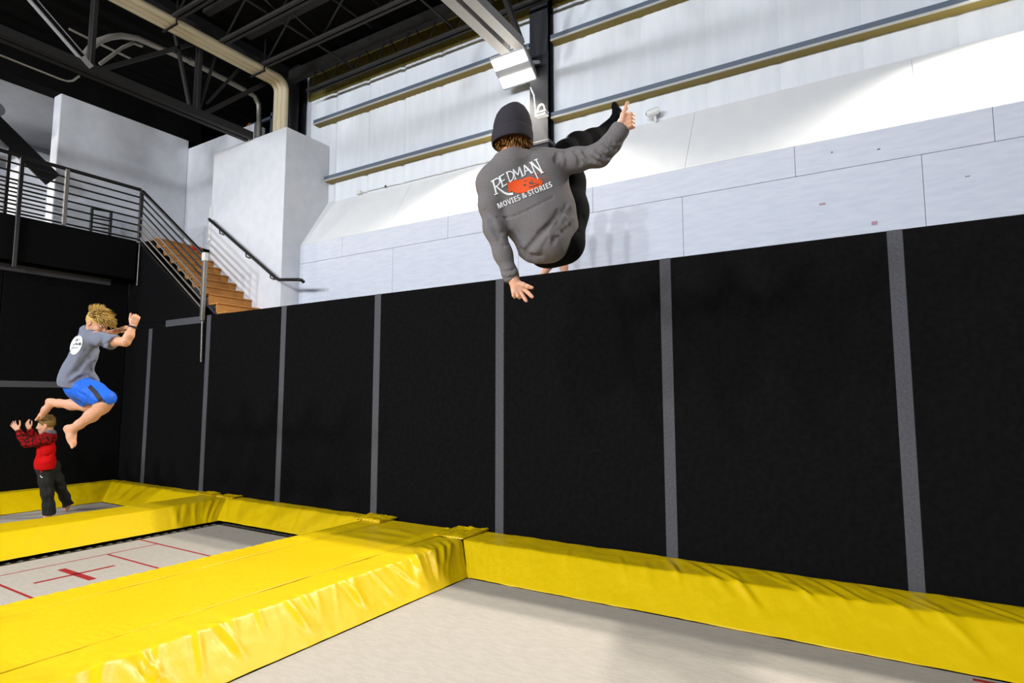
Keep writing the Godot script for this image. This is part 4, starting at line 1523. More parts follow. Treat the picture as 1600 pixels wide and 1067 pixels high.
	so.append(["c", nk, (U * 0.97 - R * 0.12 + Fw * 0.12).normalized(), 0.10])
	var shirt := shape(so, 0.007)
	# folds, laid on the surface
	var fl := [
		[[893, 296], [872, 332], [845, 366], [822, 392], 0.011, 0.016],
		[[899, 305], [881, 339], [858, 369], [838, 392], 0.012, -0.010],
		[[884, 322], [872, 348], [856, 372], [848, 384], 0.010, 0.007],
		[[889, 352], [878, 362], [866, 374], [864, 380], 0.008, 0.010],
		[[894, 340], [884, 352], [872, 366], [868, 372], 0.009, -0.007],
		[[814, 390], [822, 397], [832, 401], [845, 399], 0.010, 0.011],
		[[812, 398], [824, 406], [838, 409], [850, 408], 0.010, -0.007],
		[[765, 331], [778, 338], [790, 341], [806, 337], 0.005, 0.006],
		[[806, 337], [826, 328], [845, 318], [864, 308], 0.005, 0.006],
		[[786, 340], [800, 356], [812, 372], [820, 388], 0.012, -0.004],
		[[868, 231], [870, 240], [869, 249], [868, 252], 0.008, 0.008],
		[[874, 231], [878, 240], [880, 250], [880, 256], 0.009, -0.006],
		[[898, 236], [904, 244], [906, 252], [905, 258], 0.008, 0.009],
		[[906, 236], [912, 246], [922, 254], [932, 256], 0.008, -0.006],
		[[912, 240], [924, 248], [936, 254], [944, 256], 0.007, 0.009],
		[[926, 238], [936, 246], [946, 251], [952, 250], 0.007, -0.006],
		[[932, 234], [942, 242], [952, 246], [957, 244], 0.007, 0.009],
		[[942, 230], [950, 236], [958, 240], [962, 238], 0.006, -0.006],
		[[944, 224], [954, 230], [962, 233], [967, 230], 0.006, 0.008],
		[[950, 216], [958, 221], [966, 224], [971, 221], 0.006, 0.006],
		[[757, 330], [768, 345], [776, 362], [780, 374], 0.010, 0.007],
		[[763, 350], [772, 360], [782, 364], [788, 362], 0.008, 0.007],
		[[770, 378], [778, 384], [786, 385], [794, 382], 0.007, 0.004],
		[[785, 424], [793, 424], [802, 421], [806, 418], 0.005, 0.006],
		[[787, 430], [795, 430], [804, 427], [808, 424], 0.005, -0.005],
		[[789, 434], [797, 434], [806, 431], [809, 428], 0.005, 0.005],
		[[884, 330], [890, 322], [893, 312], [892, 304], 0.010, -0.006],
	]
	var fpts := []
	for q: Array in fl:
		var pp := []
		for k in 4:
			pp.append(ray_touch(shirt, q[k][0], q[k][1], 2.6))
		fpts.append(pp)
	for i in fl.size():
		for k in 3:
			var gap: float = (fpts[i][k] - fpts[i][k + 1]).length()
			if gap < 0.25:
				shirt.fold(fpts[i][k], fpts[i][k + 1], fl[i][4] * 1.2, fl[i][5] * (1.0 if k != 1 else 1.45))
	var sw := put("sweatshirt", skins([shirt]), M.heather, t)
	sw.set_meta("label", "heather grey long sleeved sweatshirt")
	# print on the back
	var lm := MB.new()
	var st := []
	var z := 6.67
	st.append_array(px_chain(z, 740, 150, [[200, 880], [220, 950], [238, 1022]], 17, 17))
	st.append_array(px_chain(z, 740, 150, [[180, 892], [222, 870]], 10, 10))
	st.append_array(px_chain(z, 740, 150, [[214, 1030], [258, 1014]], 10, 10))
	st.append_array(px_chain(z, 740, 150, [[205, 880], [245, 856], [272, 868], [274, 900], [255, 930], [224, 946]], 13, 13))
	st.append_array(px_chain(z, 740, 150, [[232, 938], [275, 975], [320, 1008], [360, 1024], [412, 1018]], 13, 26))
	st.append_array(px_chain(z, 740, 150, [[272, 838], [290, 890], [304, 944]], 15, 15))
	st.append_array(px_chain(z, 740, 150, [[262, 846], [318, 812]], 12, 12))
	st.append_array(px_chain(z, 740, 150, [[288, 892], [326, 870]], 11, 11))
	st.append_array(px_chain(z, 740, 150, [[292, 950], [348, 916]], 12, 12))
	st.append_array(px_chain(z, 740, 150, [[346, 798], [362, 845], [378, 894]], 14, 14))
	st.append_array(px_chain(z, 740, 150, [[336, 800], [376, 784], [406, 794], [418, 826], [408, 866], [378, 896]], 13, 13))
	st.append_array(px_chain(z, 740, 150, [[412, 764], [424, 816], [436, 868]], 12, 12))
	st.append_array(px_chain(z, 740, 150, [[410, 764], [438, 796], [466, 824]], 16, 14))
	st.append_array(px_chain(z, 740, 150, [[466, 824], [470, 780], [476, 738]], 12, 12))
	st.append_array(px_chain(z, 740, 150, [[474, 738], [494, 786], [512, 834]], 16, 16))
	st.append_array(px_chain(z, 740, 150, [[422, 872], [450, 860]], 9, 9))
	st.append_array(px_chain(z, 740, 150, [[498, 840], [530, 826]], 9, 9))
	st.append_array(px_chain(z, 740, 150, [[526, 718], [532, 768], [538, 822]], 12, 12))
	st.append_array(px_chain(z, 740, 150, [[524, 718], [564, 758], [604, 798]], 17, 17))
	st.append_array(px_chain(z, 740, 150, [[532, 788], [580, 768]], 10, 10))
	st.append_array(px_chain(z, 740, 150, [[592, 806], [622, 792]], 9, 9))
	st.append_array(px_chain(z, 740, 150, [[596, 692], [622, 760], [650, 820], [672, 866]], 13, 9))
	st.append_array(px_chain(z, 740, 150, [[580, 698], [612, 684]], 10, 10))
	st.append_array(px_chain(z, 740, 150, [[600, 692], [660, 748], [716, 798]], 18, 18))
	st.append_array(px_chain(z, 740, 150, [[650, 662], [684, 730], [718, 800]], 12, 12))
	st.append_array(px_chain(z, 740, 150, [[632, 670], [668, 654]], 10, 10))
	st.append_array(px_chain(z, 740, 150, [[700, 806], [734, 792]], 9, 9))
	for s: Array in st:
		stroke_on(lm, shirt, s, 2.6, 0.004)
	put("lettering", lm.mesh(), M.print_white, sw).set_meta("label", "white serif REDMAN print")
	put("lettering", text_on(shirt, "MOVIES & STORIES", 779.6, 326.2, 863.6, 291.5, 2.6, 0.004), M.print_white, sw).set_meta("label", "white MOVIES & STORIES print")
	var om := MB.new()
	var blob := PackedVector2Array()
	for q: Array in [[352, 930], [356, 905], [385, 890], [420, 878], [465, 874], [510, 866], [545, 848], [580, 838], [612, 848], [640, 862], [680, 862], [712, 880], [720, 910], [700, 938], [655, 955], [610, 980], [560, 998], [500, 1010], [450, 1012], [415, 1000], [395, 985], [385, 1000], [368, 1000], [358, 975], [366, 955]]:
		blob.append(Vector2(740 + q[0] / z, 150 + q[1] / z))
	patch_on(om, shirt, blob, 2.6, 0.0028)
	for s: Array in px_chain(z, 740, 150, [[618, 832], [690, 806], [748, 790]], 7, 3) + px_chain(z, 740, 150, [[640, 850], [700, 858], [780, 856]], 8, 3):
		stroke_on(om, shirt, s, 2.6, 0.0028)
	put("emblem", om.mesh(), M.print_orange, sw).set_meta("label", "orange emblem print")
	var dm := MB.new()
	for s: Array in px_chain(z, 740, 150, [[580, 898], [600, 906], [625, 912]], 26, 12) + px_chain(z, 740, 150, [[575, 948], [620, 940], [680, 918]], 9, 6) + px_chain(z, 740, 150, [[522, 930], [545, 922]], 20, 12) + px_chain(z, 740, 150, [[600, 870], [615, 888]], 10, 6) + px_chain(z, 740, 150, [[640, 905], [668, 925]], 8, 5) + px_chain(z, 740, 150, [[520, 890], [572, 872]], 4, 3):
		stroke_on(dm, shirt, s, 2.6, 0.0045)
	put("emblem_detail", dm.mesh(), M.print_grey, sw)
	# trousers and socks
	var po := []
	po.append_array(chain([[852, 388, 3.10, 0.085], [878, 382, 3.12, 0.095]], 0.05))
	po.append_array(chain([[882, 378, 3.13, 0.105], [888, 330, 3.20, 0.100], [888, 285, 3.27, 0.085], [884, 240, 3.34, 0.066]], 0.06))
	po.append_array(chain([[884, 238, 3.34, 0.066], [902, 226, 3.42, 0.066], [925, 217, 3.48, 0.052], [950, 203, 3.55, 0.040], [957, 192, 3.57, 0.036]], 0.04))
	po.append_array(chain([[855, 388, 3.13, 0.10], [845, 340, 3.30, 0.09], [838, 300, 3.45, 0.066]], 0.05))
	po.append_array(chain([[838, 300, 3.45, 0.064], [846, 340, 3.55, 0.056], [852, 366, 3.62, 0.04]], 0.04))
	var trousers := shape(po, 0.009)
	var ff := []
	for q: Array in [[[912, 340], [900, 352], [888, 352], 0.012, 0.007], [[917, 358], [905, 362], [893, 366], 0.012, 0.006], [[905, 312], [896, 320], [890, 322], 0.012, 0.004], [[900, 215], [905, 225], [902, 232], 0.012, 0.002], [[930, 208], [936, 215], [934, 222], 0.010, 0.002]]:
		var a := ray_touch(trousers, q[0][0], q[0][1], 2.8)
		var b := ray_touch(trousers, q[1][0], q[1][1], 2.8)
		var c := ray_touch(trousers, q[2][0], q[2][1], 2.8)
		if a.distance_to(b) < 0.2:
			trousers.fold(a, b, q[3], q[4])
		if b.distance_to(c) < 0.2:
			trousers.fold(b, c, q[3], q[4])
	put("trousers", skins([trousers]), M.black_cloth, t).set_meta("label", "black trousers")
	var fo := []
	fo.append_array(chain([[955, 196, 3.56, 0.038], [963, 185, 3.55, 0.034], [964, 176, 3.56, 0.028], [960.5, 166, 3.58, 0.020], [959.5, 163, 3.585, 0.015]], 0.012))
	fo.append_array(chain([[962, 193, 3.56, 0.034], [966, 182, 3.57, 0.026]], 0.02))
	put("sock", skins([shape(fo, 0.006)]), M.black_cloth, t).set_meta("label", "black sock")
	put("sock", skins([shape(chain([[852, 362, 3.62, 0.038], [850, 352, 3.66, 0.035], [846, 336, 3.76, 0.02]], 0.02), 0.006)]), M.black_cloth, t).set_meta("label", "black sock")
	# beanie: turned dome with a folded cuff
	var cc := at(801, 216.5, 3.055)
	var tb := frame_of(Fw * 0.97 - R * 0.05 - U * 0.10, U + R * 0.02)
	var prof := [[0.100, -0.034], [0.106, -0.036], [0.1085, -0.028], [0.109, -0.006], [0.108, 0.022], [0.105, 0.031], [0.101, 0.032], [0.1015, 0.036], [0.102, 0.06], [0.098, 0.085], [0.088, 0.118], [0.071, 0.145], [0.05, 0.163], [0.028, 0.173], [0.01, 0.178], [0.0, 0.1785]]
	for part: Array in [["beanie", 6, prof.size()], ["cuff", 0, 7]]:
		var rows := []
		for i in range(part[1], part[2]):
			var r := PackedVector3Array()
			for k in 65:
				var a := TAU * k / 64.0
				var rib := 1.0 + 0.004 * (1.0 if k % 2 == 0 else -1.0)
				var w := 1.0 + 0.010 * sin(a * 3.0 + 1.0)
				var sag := 0.004 * sin(a * 2.0)
				r.append(cc + tb * Vector3(cos(a) * prof[i][0] * 0.985 * rib * w, prof[i][1] + sag - 0.05 * sin(a) * 0.12, sin(a) * prof[i][0] * 1.14 * rib * w))
			rows.append(r)
		var bm := MB.new()
		bm.grid(rows, Vector3.UP, true, cc + tb * Vector3(0, 0.02, 0))
		put(part[0], bm.mesh(), M.knit, t if part[0] == "beanie" else t.get_node("beanie")).set_meta("label", "charcoal knit beanie" if part[0] == "beanie" else "folded cuff")
	var hm := locks(hc + hb * Vector3(0, 0.01, -0.012), hb, Vector3(0.079, 0.090, 0.097), 200, 5, func(d: Vector3) -> bool: return d.z < 0.35 and d.y < -0.42 and d.y > -0.86, func(d: Vector3) -> Vector3: return Vector3(d.x * 0.35, -1.0, d.z * 0.15), 0.045, 0.075, 0.0045)
	put("hair", hm.mesh(), M.hair_brown, t).set_meta("label", "light brown hair below the beanie")

func make_boy() -> void:
	var R := cam_basis.x
	var U := cam_basis.y
	var Fw := -cam_basis.z
	var t := thing("person", "person in grey t-shirt and blue shorts jumping barefoot above the red-cross bed", "person", at(125, 640, 4.95))
	var hb := frame_of(R * 0.86 - U * 0.42 - Fw * 0.12, U * 0.88 + R * 0.42)
	var hc := at(151.5, 505, 4.94)
	var s := 0.88
	var head := shape(head_ops(hc, hb, s), 0.005)
	var bo := []
	bo.append_array(chain([[141, 516, 4.95, 0.046], [139, 530, 4.95, 0.055], [129, 562, 4.95, 0.065], [122, 596, 4.95, 0.07]], 0.04))
	bo.append_array(chain([[140, 527, 4.95, 0.06], [150, 527, 4.84, 0.045], [176, 533, 4.80, 0.040], [196, 534, 4.77, 0.034], [202, 524, 4.78, 0.033], [208, 509, 4.80, 0.024]], 0.025))
	bo.append_array(chain([[142, 525, 4.95, 0.06], [156, 524, 5.06, 0.042], [170, 523, 5.10, 0.034], [184, 516.5, 5.08, 0.024]], 0.025))
	# near leg
	bo.append_array(chain([[124, 602, 4.89, 0.085], [146, 616, 4.82, 0.072], [165, 628.5, 4.77, 0.052], [160, 636, 4.78, 0.050], [143, 649, 4.81, 0.050], [124, 663, 4.84, 0.034], [114, 670, 4.85, 0.030]], 0.03))
	bo.append_array(chain([[114, 669, 4.85, 0.030], [105.5, 669, 4.86, 0.024]], 0.02))
	bo.append_array(chain([[113, 670, 4.85, 0.030], [112, 682, 4.84, 0.028], [114, 692, 4.83, 0.020], [115, 696, 4.825, 0.015]], 0.025))
	bo.append_array(chain([[106, 670, 4.86, 0.024], [111, 688, 4.84, 0.020]], 0.03))
	# far leg
	bo.append_array(chain([[122, 602, 5.01, 0.085], [136, 618, 5.06, 0.068], [149, 630, 5.06, 0.050], [136, 633, 5.07, 0.049], [112, 632, 5.09, 0.043], [92, 630, 5.11, 0.031], [82, 629, 5.12, 0.030]], 0.03))
	bo.append_array(chain([[82, 629, 5.12, 0.030], [76, 626.5, 5.12, 0.024]], 0.02))
	bo.append_array(chain([[80, 630, 5.12, 0.030], [71, 640, 5.11, 0.027], [64, 650, 5.11, 0.019], [61, 654, 5.11, 0.014]], 0.025))
	var body := shape(bo, 0.0085)
	# toes
	var toes := []
	for i in 5:
		var k := i - 2.0
		toes.append(["b", at(114.4, 692, 4.825) + Fw * k * 0.0105 + R * k * 0.002, at(116.2 - absf(k + 2) * 0.5, 698.5 - 0.7 * (k + 2), 4.82) + Fw * k * 0.0125, 0.0105 - 0.0006 * i, 0.0085 - 0.0007 * i, 0.004])
		toes.append(["b", at(63.8, 650, 5.11) + Fw * k * 0.0105, at(59.6 + 0.4 * (k + 2), 655.5 - 0.4 * (k + 2), 5.11) + Fw * k * 0.0125, 0.0105 - 0.0006 * i, 0.0085 - 0.0007 * i, 0.004])
	var hn := shape(hand_ops(at(208, 509, 4.80), at(214, 490, 4.80) - at(208, 509, 4.80), Fw * -0.8 + R * 0.4, -R + U * 0.2, 0.78, [0.9, 0.9, 0.9, 0.9], 0.0, 0.3), 0.0045)
	var hf := shape(hand_ops(at(184, 516.5, 5.08), R * 0.85 + U * 0.35, U * 0.8 - Fw * 0.5, -Fw, 0.78, [0.45, 0.5, 0.55, 0.6], 0.03, 0.5), 0.0045)
	var toes_near := shape([toes[0], toes[2], toes[4], toes[6], toes[8]], 0.004)
	var toes_far := shape([toes[1], toes[3], toes[5], toes[7], toes[9]], 0.004)
	var bd := put("body", skins([body, head, hn, hf, toes_near, toes_far]), M.skin, t)
	eyes(hc, hb, s, bd)
	# t-shirt
	var so := []
	for d: float in [4.88, 5.02]:
		so.append_array(chain([[141, 529, d, 0.070], [131, 555, d, 0.085], [121, 578, d, 0.095], [117, 595, d, 0.105], [119, 606, d, 0.10]], 0.06))
	so.append_array(chain([[139, 517, 4.95, 0.058], [139, 528, 4.95, 0.085]], 0.03))
	so.append_array(chain([[131, 516, 4.95, 0.030], [136, 524, 4.95, 0.05]], 0.03))
	so.append_array(chain([[142, 528, 4.86, 0.062], [160, 531, 4.81, 0.058], [178, 535, 4.79, 0.058], [186, 537, 4.785, 0.058]], 0.03))
	so.append_array(chain([[145, 525, 5.04, 0.058], [158, 525, 5.08, 0.050], [172, 526, 5.10, 0.046]], 0.03))
	so.append_array(chain([[128, 590, 4.95, 0.09], [139, 597, 4.95, 0.075]], 0.05))
	var sl := at(179, 535, 4.79)
	so.append(["c", sl, (R * 0.88 - U * 0.42 - Fw * 0.1).normalized(), 0.10])
	so.append(["c", at(172, 525, 5.1), R, 0.07])
	so.append(["c", at(125, 603, 4.95), (-U * 0.98 + R * -0.16).normalized(), 0.24])
	so.append(["c", at(142, 513, 4.95), (U * 0.8 + R * 0.55).normalized(), 0.075])
	var tee := shape(so, 0.0085)
	var fl := [[[150, 545], [138, 560], [122, 578], [108, 588], 0.014, 0.012], [[154, 548], [143, 563], [128, 582], [114, 594], 0.014, -0.010], [[146, 566], [136, 578], [124, 590], [112, 598], 0.013, 0.014], [[140, 572], [142, 580], [138, 586], [132, 588], 0.011, 0.016], [[136, 566], [131, 577], [128, 584], [124, 588], 0.012, -0.012], [[160, 532], [158, 540], [152, 546], [148, 550], 0.012, 0.012], [[176, 534], [168, 536], [160, 540], [154, 545], 0.010, 0.008], [[130, 526], [128, 545], [120, 562], [112, 575], 0.015, -0.005], [[133, 592], [142, 592], [147, 594], [150, 597], 0.010, 0.010]]
	var fp := []
	for q: Array in fl:
		var pp := []
		for k in 4:
			pp.append(ray_touch(tee, q[k][0], q[k][1], 4.4))
		fp.append(pp)
	for i in fl.size():
		for k in 3:
			if (fp[i][k] as Vector3).distance_to(fp[i][k + 1]) < 0.3:
				tee.fold(fp[i][k], fp[i][k + 1], fl[i][4] * 1.2, fl[i][5] * 1.25)
	var ts := put("t_shirt", skins([tee]), M.tee, t)
	ts.set_meta("label", "grey short sleeved t-shirt")
	var dm := MB.new()
	var disc := PackedVector2Array()
	for k in 20:
		var a := TAU * k / 20.0
		disc.append(Vector2(119.0, 539.0) + Vector2(cos(a) * 9.0 - sin(a) * 4.2, sin(a) * 15.0))
	patch_on(dm, tee, disc, 4.4, 0.005)
	put("round_print", dm.mesh(), M.print_white, ts).set_meta("label", "round white print")
	var gm := MB.new()
	for q: Array in [[114, 538.5, 117.5, 537.5, 2.4], [118.5, 538, 121.5, 537.2, 2.6], [122.6, 537.6, 126.4, 537.0, 4.0], [116.5, 531.5, 125, 530.5, 1.0], [113, 544, 122, 543, 1.0]]:
		stroke_on(gm, tee, [q[0], q[1], q[2], q[3], q[4], q[4]], 4.4, 0.009)
	put("print_detail", gm.mesh(), M.print_grey, ts)
	# shorts
	var po := []
	for d: float in [4.89, 5.01]:
		po.append_array(chain([[117, 598, d, 0.085], [124, 606, d, 0.092]], 0.05))
	po.append_array(chain([[125, 604, 4.88, 0.092], [146, 614, 4.82, 0.086], [166, 624, 4.77, 0.076]], 0.05))
	po.append_array(chain([[123, 606, 5.01, 0.09], [136, 618, 5.06, 0.084], [148, 630, 5.06, 0.076]], 0.05))
	var hm := at(158, 629, 4.80)
	po.append(["c", hm, (R * 0.36 - U * 0.93).normalized(), 0.13])
	po.append(["c", at(143, 627, 5.06), (at(149, 630, 5.06) - at(124, 606, 5.01)).normalized(), 0.11])
	var shorts := shape(po, 0.008)
	for q: Array in [[[118, 610], [132, 618], [141, 628], 0.010, 0.010], [[126, 607], [138, 616], [147, 625], 0.010, -0.007], [[112, 610], [122, 620], [130, 628], 0.010, 0.008]]:
		for k in 2:
			var a := ray_touch(shorts, q[k][0], q[k][1], 4.4)
			var b := ray_touch(shorts, q[k + 1][0], q[k + 1][1], 4.4)
			if a.distance_to(b) < 0.2:
				shorts.fold(a, b, q[3], q[4])
	var sh := put("shorts", skins([shorts]), M.blue_cloth, t)
	sh.set_meta("label", "bright blue sports shorts")
	var sm := MB.new()
	stroke_on(sm, shorts, [139, 603, 149, 613.5, 6.5, 7], 4.4, 0.006)
	stroke_on(sm, shorts, [148.7, 613.2, 158, 626.5, 7, 7.5], 4.4, 0.006)
	put("side_stripe", sm.mesh(), M.stripe, sh).set_meta("label", "black side stripe")
	# wrist band
	var wd := (at(208, 509, 4.80) - at(202, 524, 4.78)).normalized()
	var wc := at(207.2, 511, 4.80)
	put("wrist_band", tube_mesh([wc - wd * 0.008, wc + wd * 0.008], 0.031, 16), M.stripe, t)
	# hair: short at the nape, long and flying on top
	var hr := Vector3(0.079, 0.094, 0.099) * s
	var hcen := hc + hb * (Vector3(0, 0.03, -0.012) * s)
	var cap := shape([["e", hcen, hb, hr, 0.004], ["s", hc + hb * (Vector3(0, -0.055, 0.085) * s), hb, Vector3(0.12, 0.088, 0.075) * s, 0.004], ["c", hc + hb * (Vector3(0, -0.07, 0.0) * s), -hb.y, 0.16]], 0.005)
	var ha := put("hair", skins([cap]), M.hair_blond, t)
	ha.set_meta("label", "tousled blond hair")
	var lk := locks(hcen, hb, hr, 760, 8, func(d: Vector3) -> bool: return d.y > 0.15 or (d.z > 0.45 and d.y > 0.05), func(d: Vector3) -> Vector3: return Vector3(d.x * 0.35, 0.22 if d.z < 0.1 else -0.25, 0.75), 0.045, 0.08, 0.0036)
	put("locks", lk.mesh(), M.hair_blond, ha)
	lk = locks(hcen, hb, hr, 170, 9, func(d: Vector3) -> bool: return d.y > 0.45 and d.z < 0.0, func(d: Vector3) -> Vector3: return Vector3(d.x * 0.3, 0.8, -0.25), 0.035, 0.06, 0.0032)
	put("locks", lk.mesh(), M.hair_blond, ha)

func make_child() -> void:
	var R := cam_basis.x
	var U := cam_basis.y
	var Fw := -cam_basis.z
	reach_scale = 0.957
	var t := thing("person", "small person in red hoodie and dark trousers standing with raised hands", "person", Vector3(-8.1, BED_Y, -3.13))
	var hb := frame_of(-R * 0.90 - U * 0.06 - Fw * 0.38, U)
	var hc := at(72.5, 664, 7.05)
	var s := 0.823
	var head := shape(head_ops(hc, hb, s), 0.0055)
	var bo := []
	bo.append_array(chain([[75, 679, 7.06, 0.042], [73, 700, 7.05, 0.07], [73, 728, 7.05, 0.075], [75, 736, 7.05, 0.07]], 0.04))
	bo.append_array(chain([[75, 685, 6.95, 0.04], [42, 692, 6.88, 0.034], [28, 671, 6.90, 0.022]], 0.02))
	bo.append_array(chain([[70, 685, 7.15, 0.04], [54, 685, 7.2, 0.034], [46, 670.5, 7.15, 0.022]], 0.02))
	bo.append_array(chain([[70, 735, 7.0, 0.06], [73, 768, 7.0, 0.042], [76.5, 804, 7.05, 0.03]], 0.02))
	bo.append_array(chain([[80, 735, 7.1, 0.06], [93, 760, 7.2, 0.042], [106, 789, 7.40, 0.03]], 0.02))
	# feet
	bo.append_array(chain([[77.5, 804.5, 7.05, 0.030], [73, 806.2, 7.02, 0.022], [69.0, 807.6, 6.99, 0.014]], 0.015))
	bo.append_array(chain([[106, 789, 7.40, 0.028], [104.5, 794.5, 7.42, 0.024], [101.5, 796.6, 7.43, 0.016]], 0.015))
	var body := shape(bo, 0.01)
	var h1 := shape(hand_ops(at(28, 672, 6.90), U * 0.75 - R * 0.62, -Fw * 0.9 + R * 0.3, R * 0.8 + U * 0.5, 0.72, [0.22, 0.2, 0.2, 0.22], 0.16, 0.9), 0.005)
	var h2 := shape(hand_ops(at(46, 671, 7.15), U * 0.9 - R * 0.35, -Fw * 0.9 - R * 0.2, R * 0.8 + U * 0.3, 0.72, [0.3, 0.3, 0.35, 0.35], 0.08, 0.7), 0.005)
	var bd := put("body", skins([body, head, h1, h2]), M.skin, t)
	eyes(hc, hb, s, bd)
	var so := []
	for d: float in [6.99, 7.11]:
		so.append_array(chain([[74, 684, d, 0.066], [72.5, 702, d, 0.078], [70.5, 722, d, 0.093], [70, 732, d, 0.095]], 0.05))
	so.append(["c", at(70, 729.5, 7.05), (-U * 0.98 + R * -0.1).normalized(), 0.22])
	var sh := shape(so, 0.0095)
	for q: Array in [[[62, 716], [76, 712], [86, 704], 0.016, 0.010], [[64, 724], [78, 720], [88, 712], 0.016, -0.010], [[60, 700], [66, 712], [66, 724], 0.016, 0.008]]:
		for k in 2:
			var a := ray_touch(sh, q[k][0], q[k][1], 6.5)
			var b := ray_touch(sh, q[k + 1][0], q[k + 1][1], 6.5)
			if a.distance_to(b) < 0.3:
				sh.fold(a, b, q[3], q[4])
	put("hoodie", skins([sh]), M.red_shirt, t).set_meta("label", "bright red hoodie body")
	var sl := []
	sl.append_array(chain([[76, 686, 6.94, 0.062], [58, 690, 6.90, 0.056], [42, 691.5, 6.88, 0.050], [34, 682, 6.89, 0.040], [29.5, 674, 6.90, 0.031]], 0.03))
	sl.append_array(chain([[72, 685, 7.14, 0.06], [54, 685, 7.2, 0.048], [49, 677, 7.17, 0.038], [47, 672, 7.155, 0.030]], 0.03))
	sl.append_array(chain([[72, 682.5, 6.98, 0.058], [78, 682.5, 7.05, 0.062], [74, 682.5, 7.12, 0.058]], 0.04))
	sl.append_array(chain([[82, 684, 7.02, 0.040], [83, 687, 7.02, 0.036]], 0.03))
	var sv := put("sleeves", skins([shape(sl, 0.009)]), M.camo, t)
	sv.set_meta("label", "red and black patterned sleeves and shoulders")
	put("collar", skins([shape(chain([[71, 678.5, 7.02, 0.030], [76, 677.5, 7.0, 0.034], [81.5, 677, 7.05, 0.036], [78, 678, 7.10, 0.034]], 0.03), 0.007)]), M.grey_rib, t).set_meta("label", "grey hood lining")
	var po := []
	po.append_array(chain([[69, 729, 7.02, 0.080], [82, 728, 7.08, 0.080]], 0.05))
	po.append_array(chain([[70, 734, 7.0, 0.082], [72, 752, 7.0, 0.070], [74, 770, 7.0, 0.060], [76, 790, 7.03, 0.057], [76.8, 800, 7.05, 0.057], [77, 802, 7.05, 0.057]], 0.04))
	po.append_array(chain([[81, 734, 7.09, 0.076], [89, 748, 7.15, 0.064], [93.5, 760, 7.2, 0.056], [101, 776, 7.32, 0.052], [107, 790, 7.41, 0.050], [109, 794, 7.43, 0.050]], 0.04))
	po.append(["c", at(77, 804.5, 7.05), -Vector3.UP, 0.12])
	po.append(["c", at(106.5, 790.5, 7.41), (-U * 0.9 + R * 0.4).normalized(), 0.10])
	var pt := shape(po, 0.009)
	for q: Array in [[[66, 745], [74, 760], [76, 780], 0.013, 0.010], [[80, 745], [86, 756], [98, 760], 0.012, 0.012], [[69, 770], [74, 785], [72, 800], 0.012, 0.008]]:
		for k in 2:
			var a := ray_touch(pt, q[k][0], q[k][1], 6.5)
			var b := ray_touch(pt, q[k + 1][0], q[k + 1][1], 6.5)
			if a.distance_to(b) < 0.3:
				pt.fold(a, b, q[3], q[4])
	var tr := put("trousers", skins([pt]), M.charcoal, t)
	tr.set_meta("label", "charcoal jogging trousers")
	var cord := MB.new()
	stroke_on(cord, pt, [64.8, 731.5, 64.4, 738.5, 3.2, 2.4], 6.5, 0.008)
	put("drawstring", cord.mesh(), M.red_shirt, tr)
	var mk := MB.new()
	stroke_on(mk, pt, [62.5, 742.5, 65, 746, 1.2, 1.2], 6.5, 0.008)
	stroke_on(mk, pt, [65, 746, 66.5, 745.5, 1.2, 1.2], 6.5, 0.008)
	put("mark", mk.mesh(), M.print_white, tr)
	var hr := Vector3(0.079, 0.095, 0.099) * s
	var hcen := hc + hb * (Vector3(0, 0.03, -0.012) * s)
	var cap := shape([["e", hcen, hb, hr, 0.004], ["s", hc + hb * (Vector3(0, -0.055, 0.08) * s), hb, Vector3(0.12, 0.098, 0.085) * s, 0.004], ["c", hc + hb * (Vector3(0, -0.055, 0.0) * s), -hb.y, 0.16]], 0.0055)
	var ha := put("hair", skins([cap]), M.hair_sandy, t)
	ha.set_meta("label", "short sandy hair")
	var lk := locks(hcen, hb, hr, 220, 12, func(d: Vector3) -> bool: return d.y > 0.3, func(d: Vector3) -> Vector3: return Vector3(d.x * 0.3, 0.5, 0.4), 0.02, 0.035, 0.005)
	put("locks", lk.mesh(), M.hair_sandy, ha)
	reach_scale = 1.0

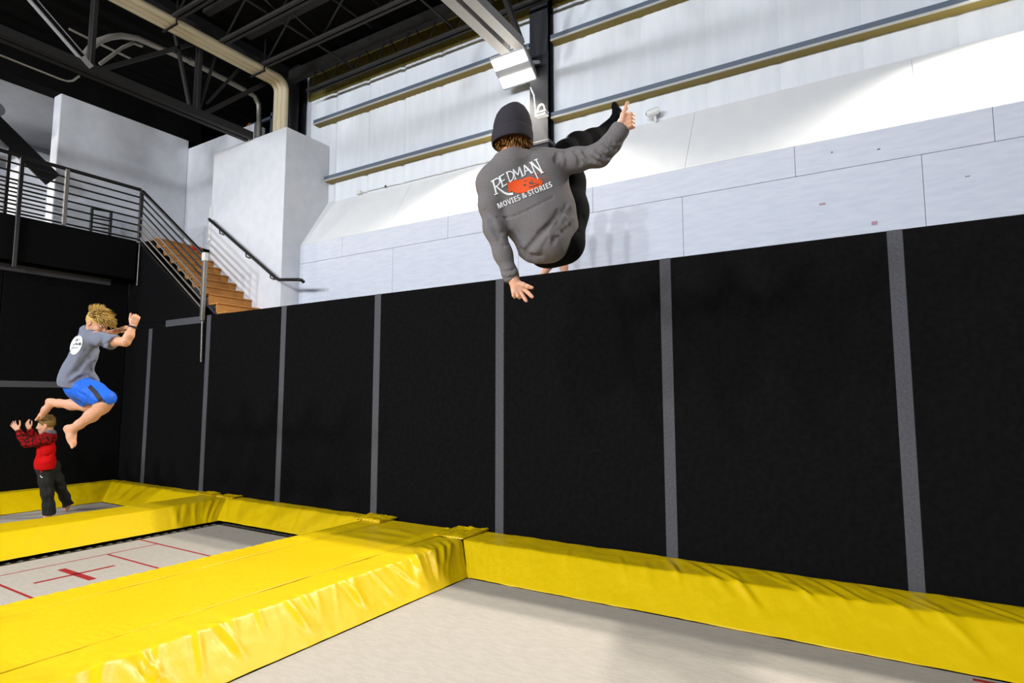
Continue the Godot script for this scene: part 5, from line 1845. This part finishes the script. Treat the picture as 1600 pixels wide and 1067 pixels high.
# a child bouncing beyond the black wall; only the legs show below the man
func make_hidden_child() -> void:
	var U := cam_basis.y
	var R := cam_basis.x
	var d := 5.28
	var t := thing("person", "barelegged small person behind the black wall, only the legs showing below the leaping man", "person", at(868, 460, d))
	var hb := frame_of(-cam_basis.z, U)
	var hc := at(858, 290, d)
	var bo := []
	bo.append_array(chain([[858, 305, d, 0.04], [861, 320, d, 0.075], [866, 350, d, 0.08], [870, 375, d, 0.08]], 0.04))
	bo.append_array(chain([[858, 318, d, 0.04], [843, 320, d, 0.036], [846, 345, d, 0.03], [850, 365, d, 0.024]], 0.02))
	bo.append_array(chain([[864, 318, d, 0.04], [877, 320, d, 0.036], [880, 345, d, 0.03], [878, 365, d, 0.024]], 0.02))
	bo.append_array(chain([[866, 378, d, 0.05], [868, 396, d, 0.040], [858, 414, d, 0.038], [845, 435, d, 0.024], [838, 441, d, 0.014]], 0.02))
	bo.append_array(chain([[874, 378, d, 0.05], [880, 396, d, 0.040], [881, 416, d, 0.036], [884, 446, d, 0.024], [882, 454, d, 0.014]], 0.02))
	var h1 := shape(hand_ops(at(850, 366, d), -U, R * -1.0, cam_basis.z, 0.65, [0.3, 0.3, 0.3, 0.3], 0.05, 0.6), 0.006)
	var h2 := shape(hand_ops(at(878, 366, d), -U, R, cam_basis.z, 0.65, [0.3, 0.3, 0.3, 0.3], 0.05, 0.6), 0.006)
	var bd := put("body", skins([shape(bo, 0.009), shape(head_ops(hc, hb, 0.8), 0.007), h1, h2]), M.skin, t)
	eyes(hc, hb, 0.8, bd)
	var so := chain([[858, 316, d, 0.085], [864, 340, d, 0.09], [868, 366, d, 0.092]], 0.04)
	so.append_array(chain([[858, 318, d, 0.06], [845, 321, d, 0.052], [845, 332, d, 0.05]], 0.03))
	so.append_array(chain([[864, 318, d, 0.06], [876, 321, d, 0.052], [878, 332, d, 0.05]], 0.03))
	put("t_shirt", skins([shape(so, 0.01)]), M.white_cloth, t)
	var po := chain([[866, 372, d, 0.085], [872, 374, d, 0.085]], 0.04)
	po.append_array(chain([[865, 378, d, 0.062], [866, 390, d, 0.058]], 0.03))
	po.append_array(chain([[875, 378, d, 0.062], [878, 390, d, 0.058]], 0.03))
	put("shorts", skins([shape(po, 0.009)]), M.grey_rib, t)
	var cap := shape([["e", hc + hb * Vector3(0, 0.026, -0.01), hb, Vector3(0.066, 0.08, 0.082), 0.004], ["s", hc + hb * Vector3(0, -0.05, 0.07), hb, Vector3(0.1, 0.08, 0.07), 0.004]], 0.007)
	put("hair", skins([cap]), M.hair_brown, t)

func make_people() -> void:
	make_man()
	make_boy()
	make_child()
	make_hidden_child()

func _ready() -> void:
	rng.seed = 7
	make_view()
	make_materials()
	var warm := Color(1.0, 0.975, 0.93)
	var cool := Color(0.95, 0.97, 1.0)
	floodlight("glaring white twin bar floodlight on the dark column", Vector3(-3.36, 5.142, -5.505), Vector3(0, -0.80, 0.60), Vector3(-3.19, 5.17, -5.655), 12.5, warm, 68.0, 0.05)
	floodlight("twin bar floodlight on the next column along the metal wall", Vector3(1.20, 5.142, -5.505), Vector3(0, -0.80, 0.60), Vector3(1.36, 5.17, -5.655), 12.5, warm, 68.0, 0.05)
	var opp := ["facing the platform end", "facing the child's bed", "facing the red-cross bed", "facing the broad divider", "facing the near bed"]
	for k in 5:
		floodlight("twin bar floodlight on the opposite wall " + opp[k], Vector3(-9.0 + 2.4 * k, 5.4, 6.0), Vector3(0, -0.42, -0.90), Vector3(-9.0 + 2.4 * k, 5.45, 6.2), 14.8, cool, 78.0, 0.25)
	make_shell()
	make_roof()
	make_stairs()
	make_court()
	make_people()
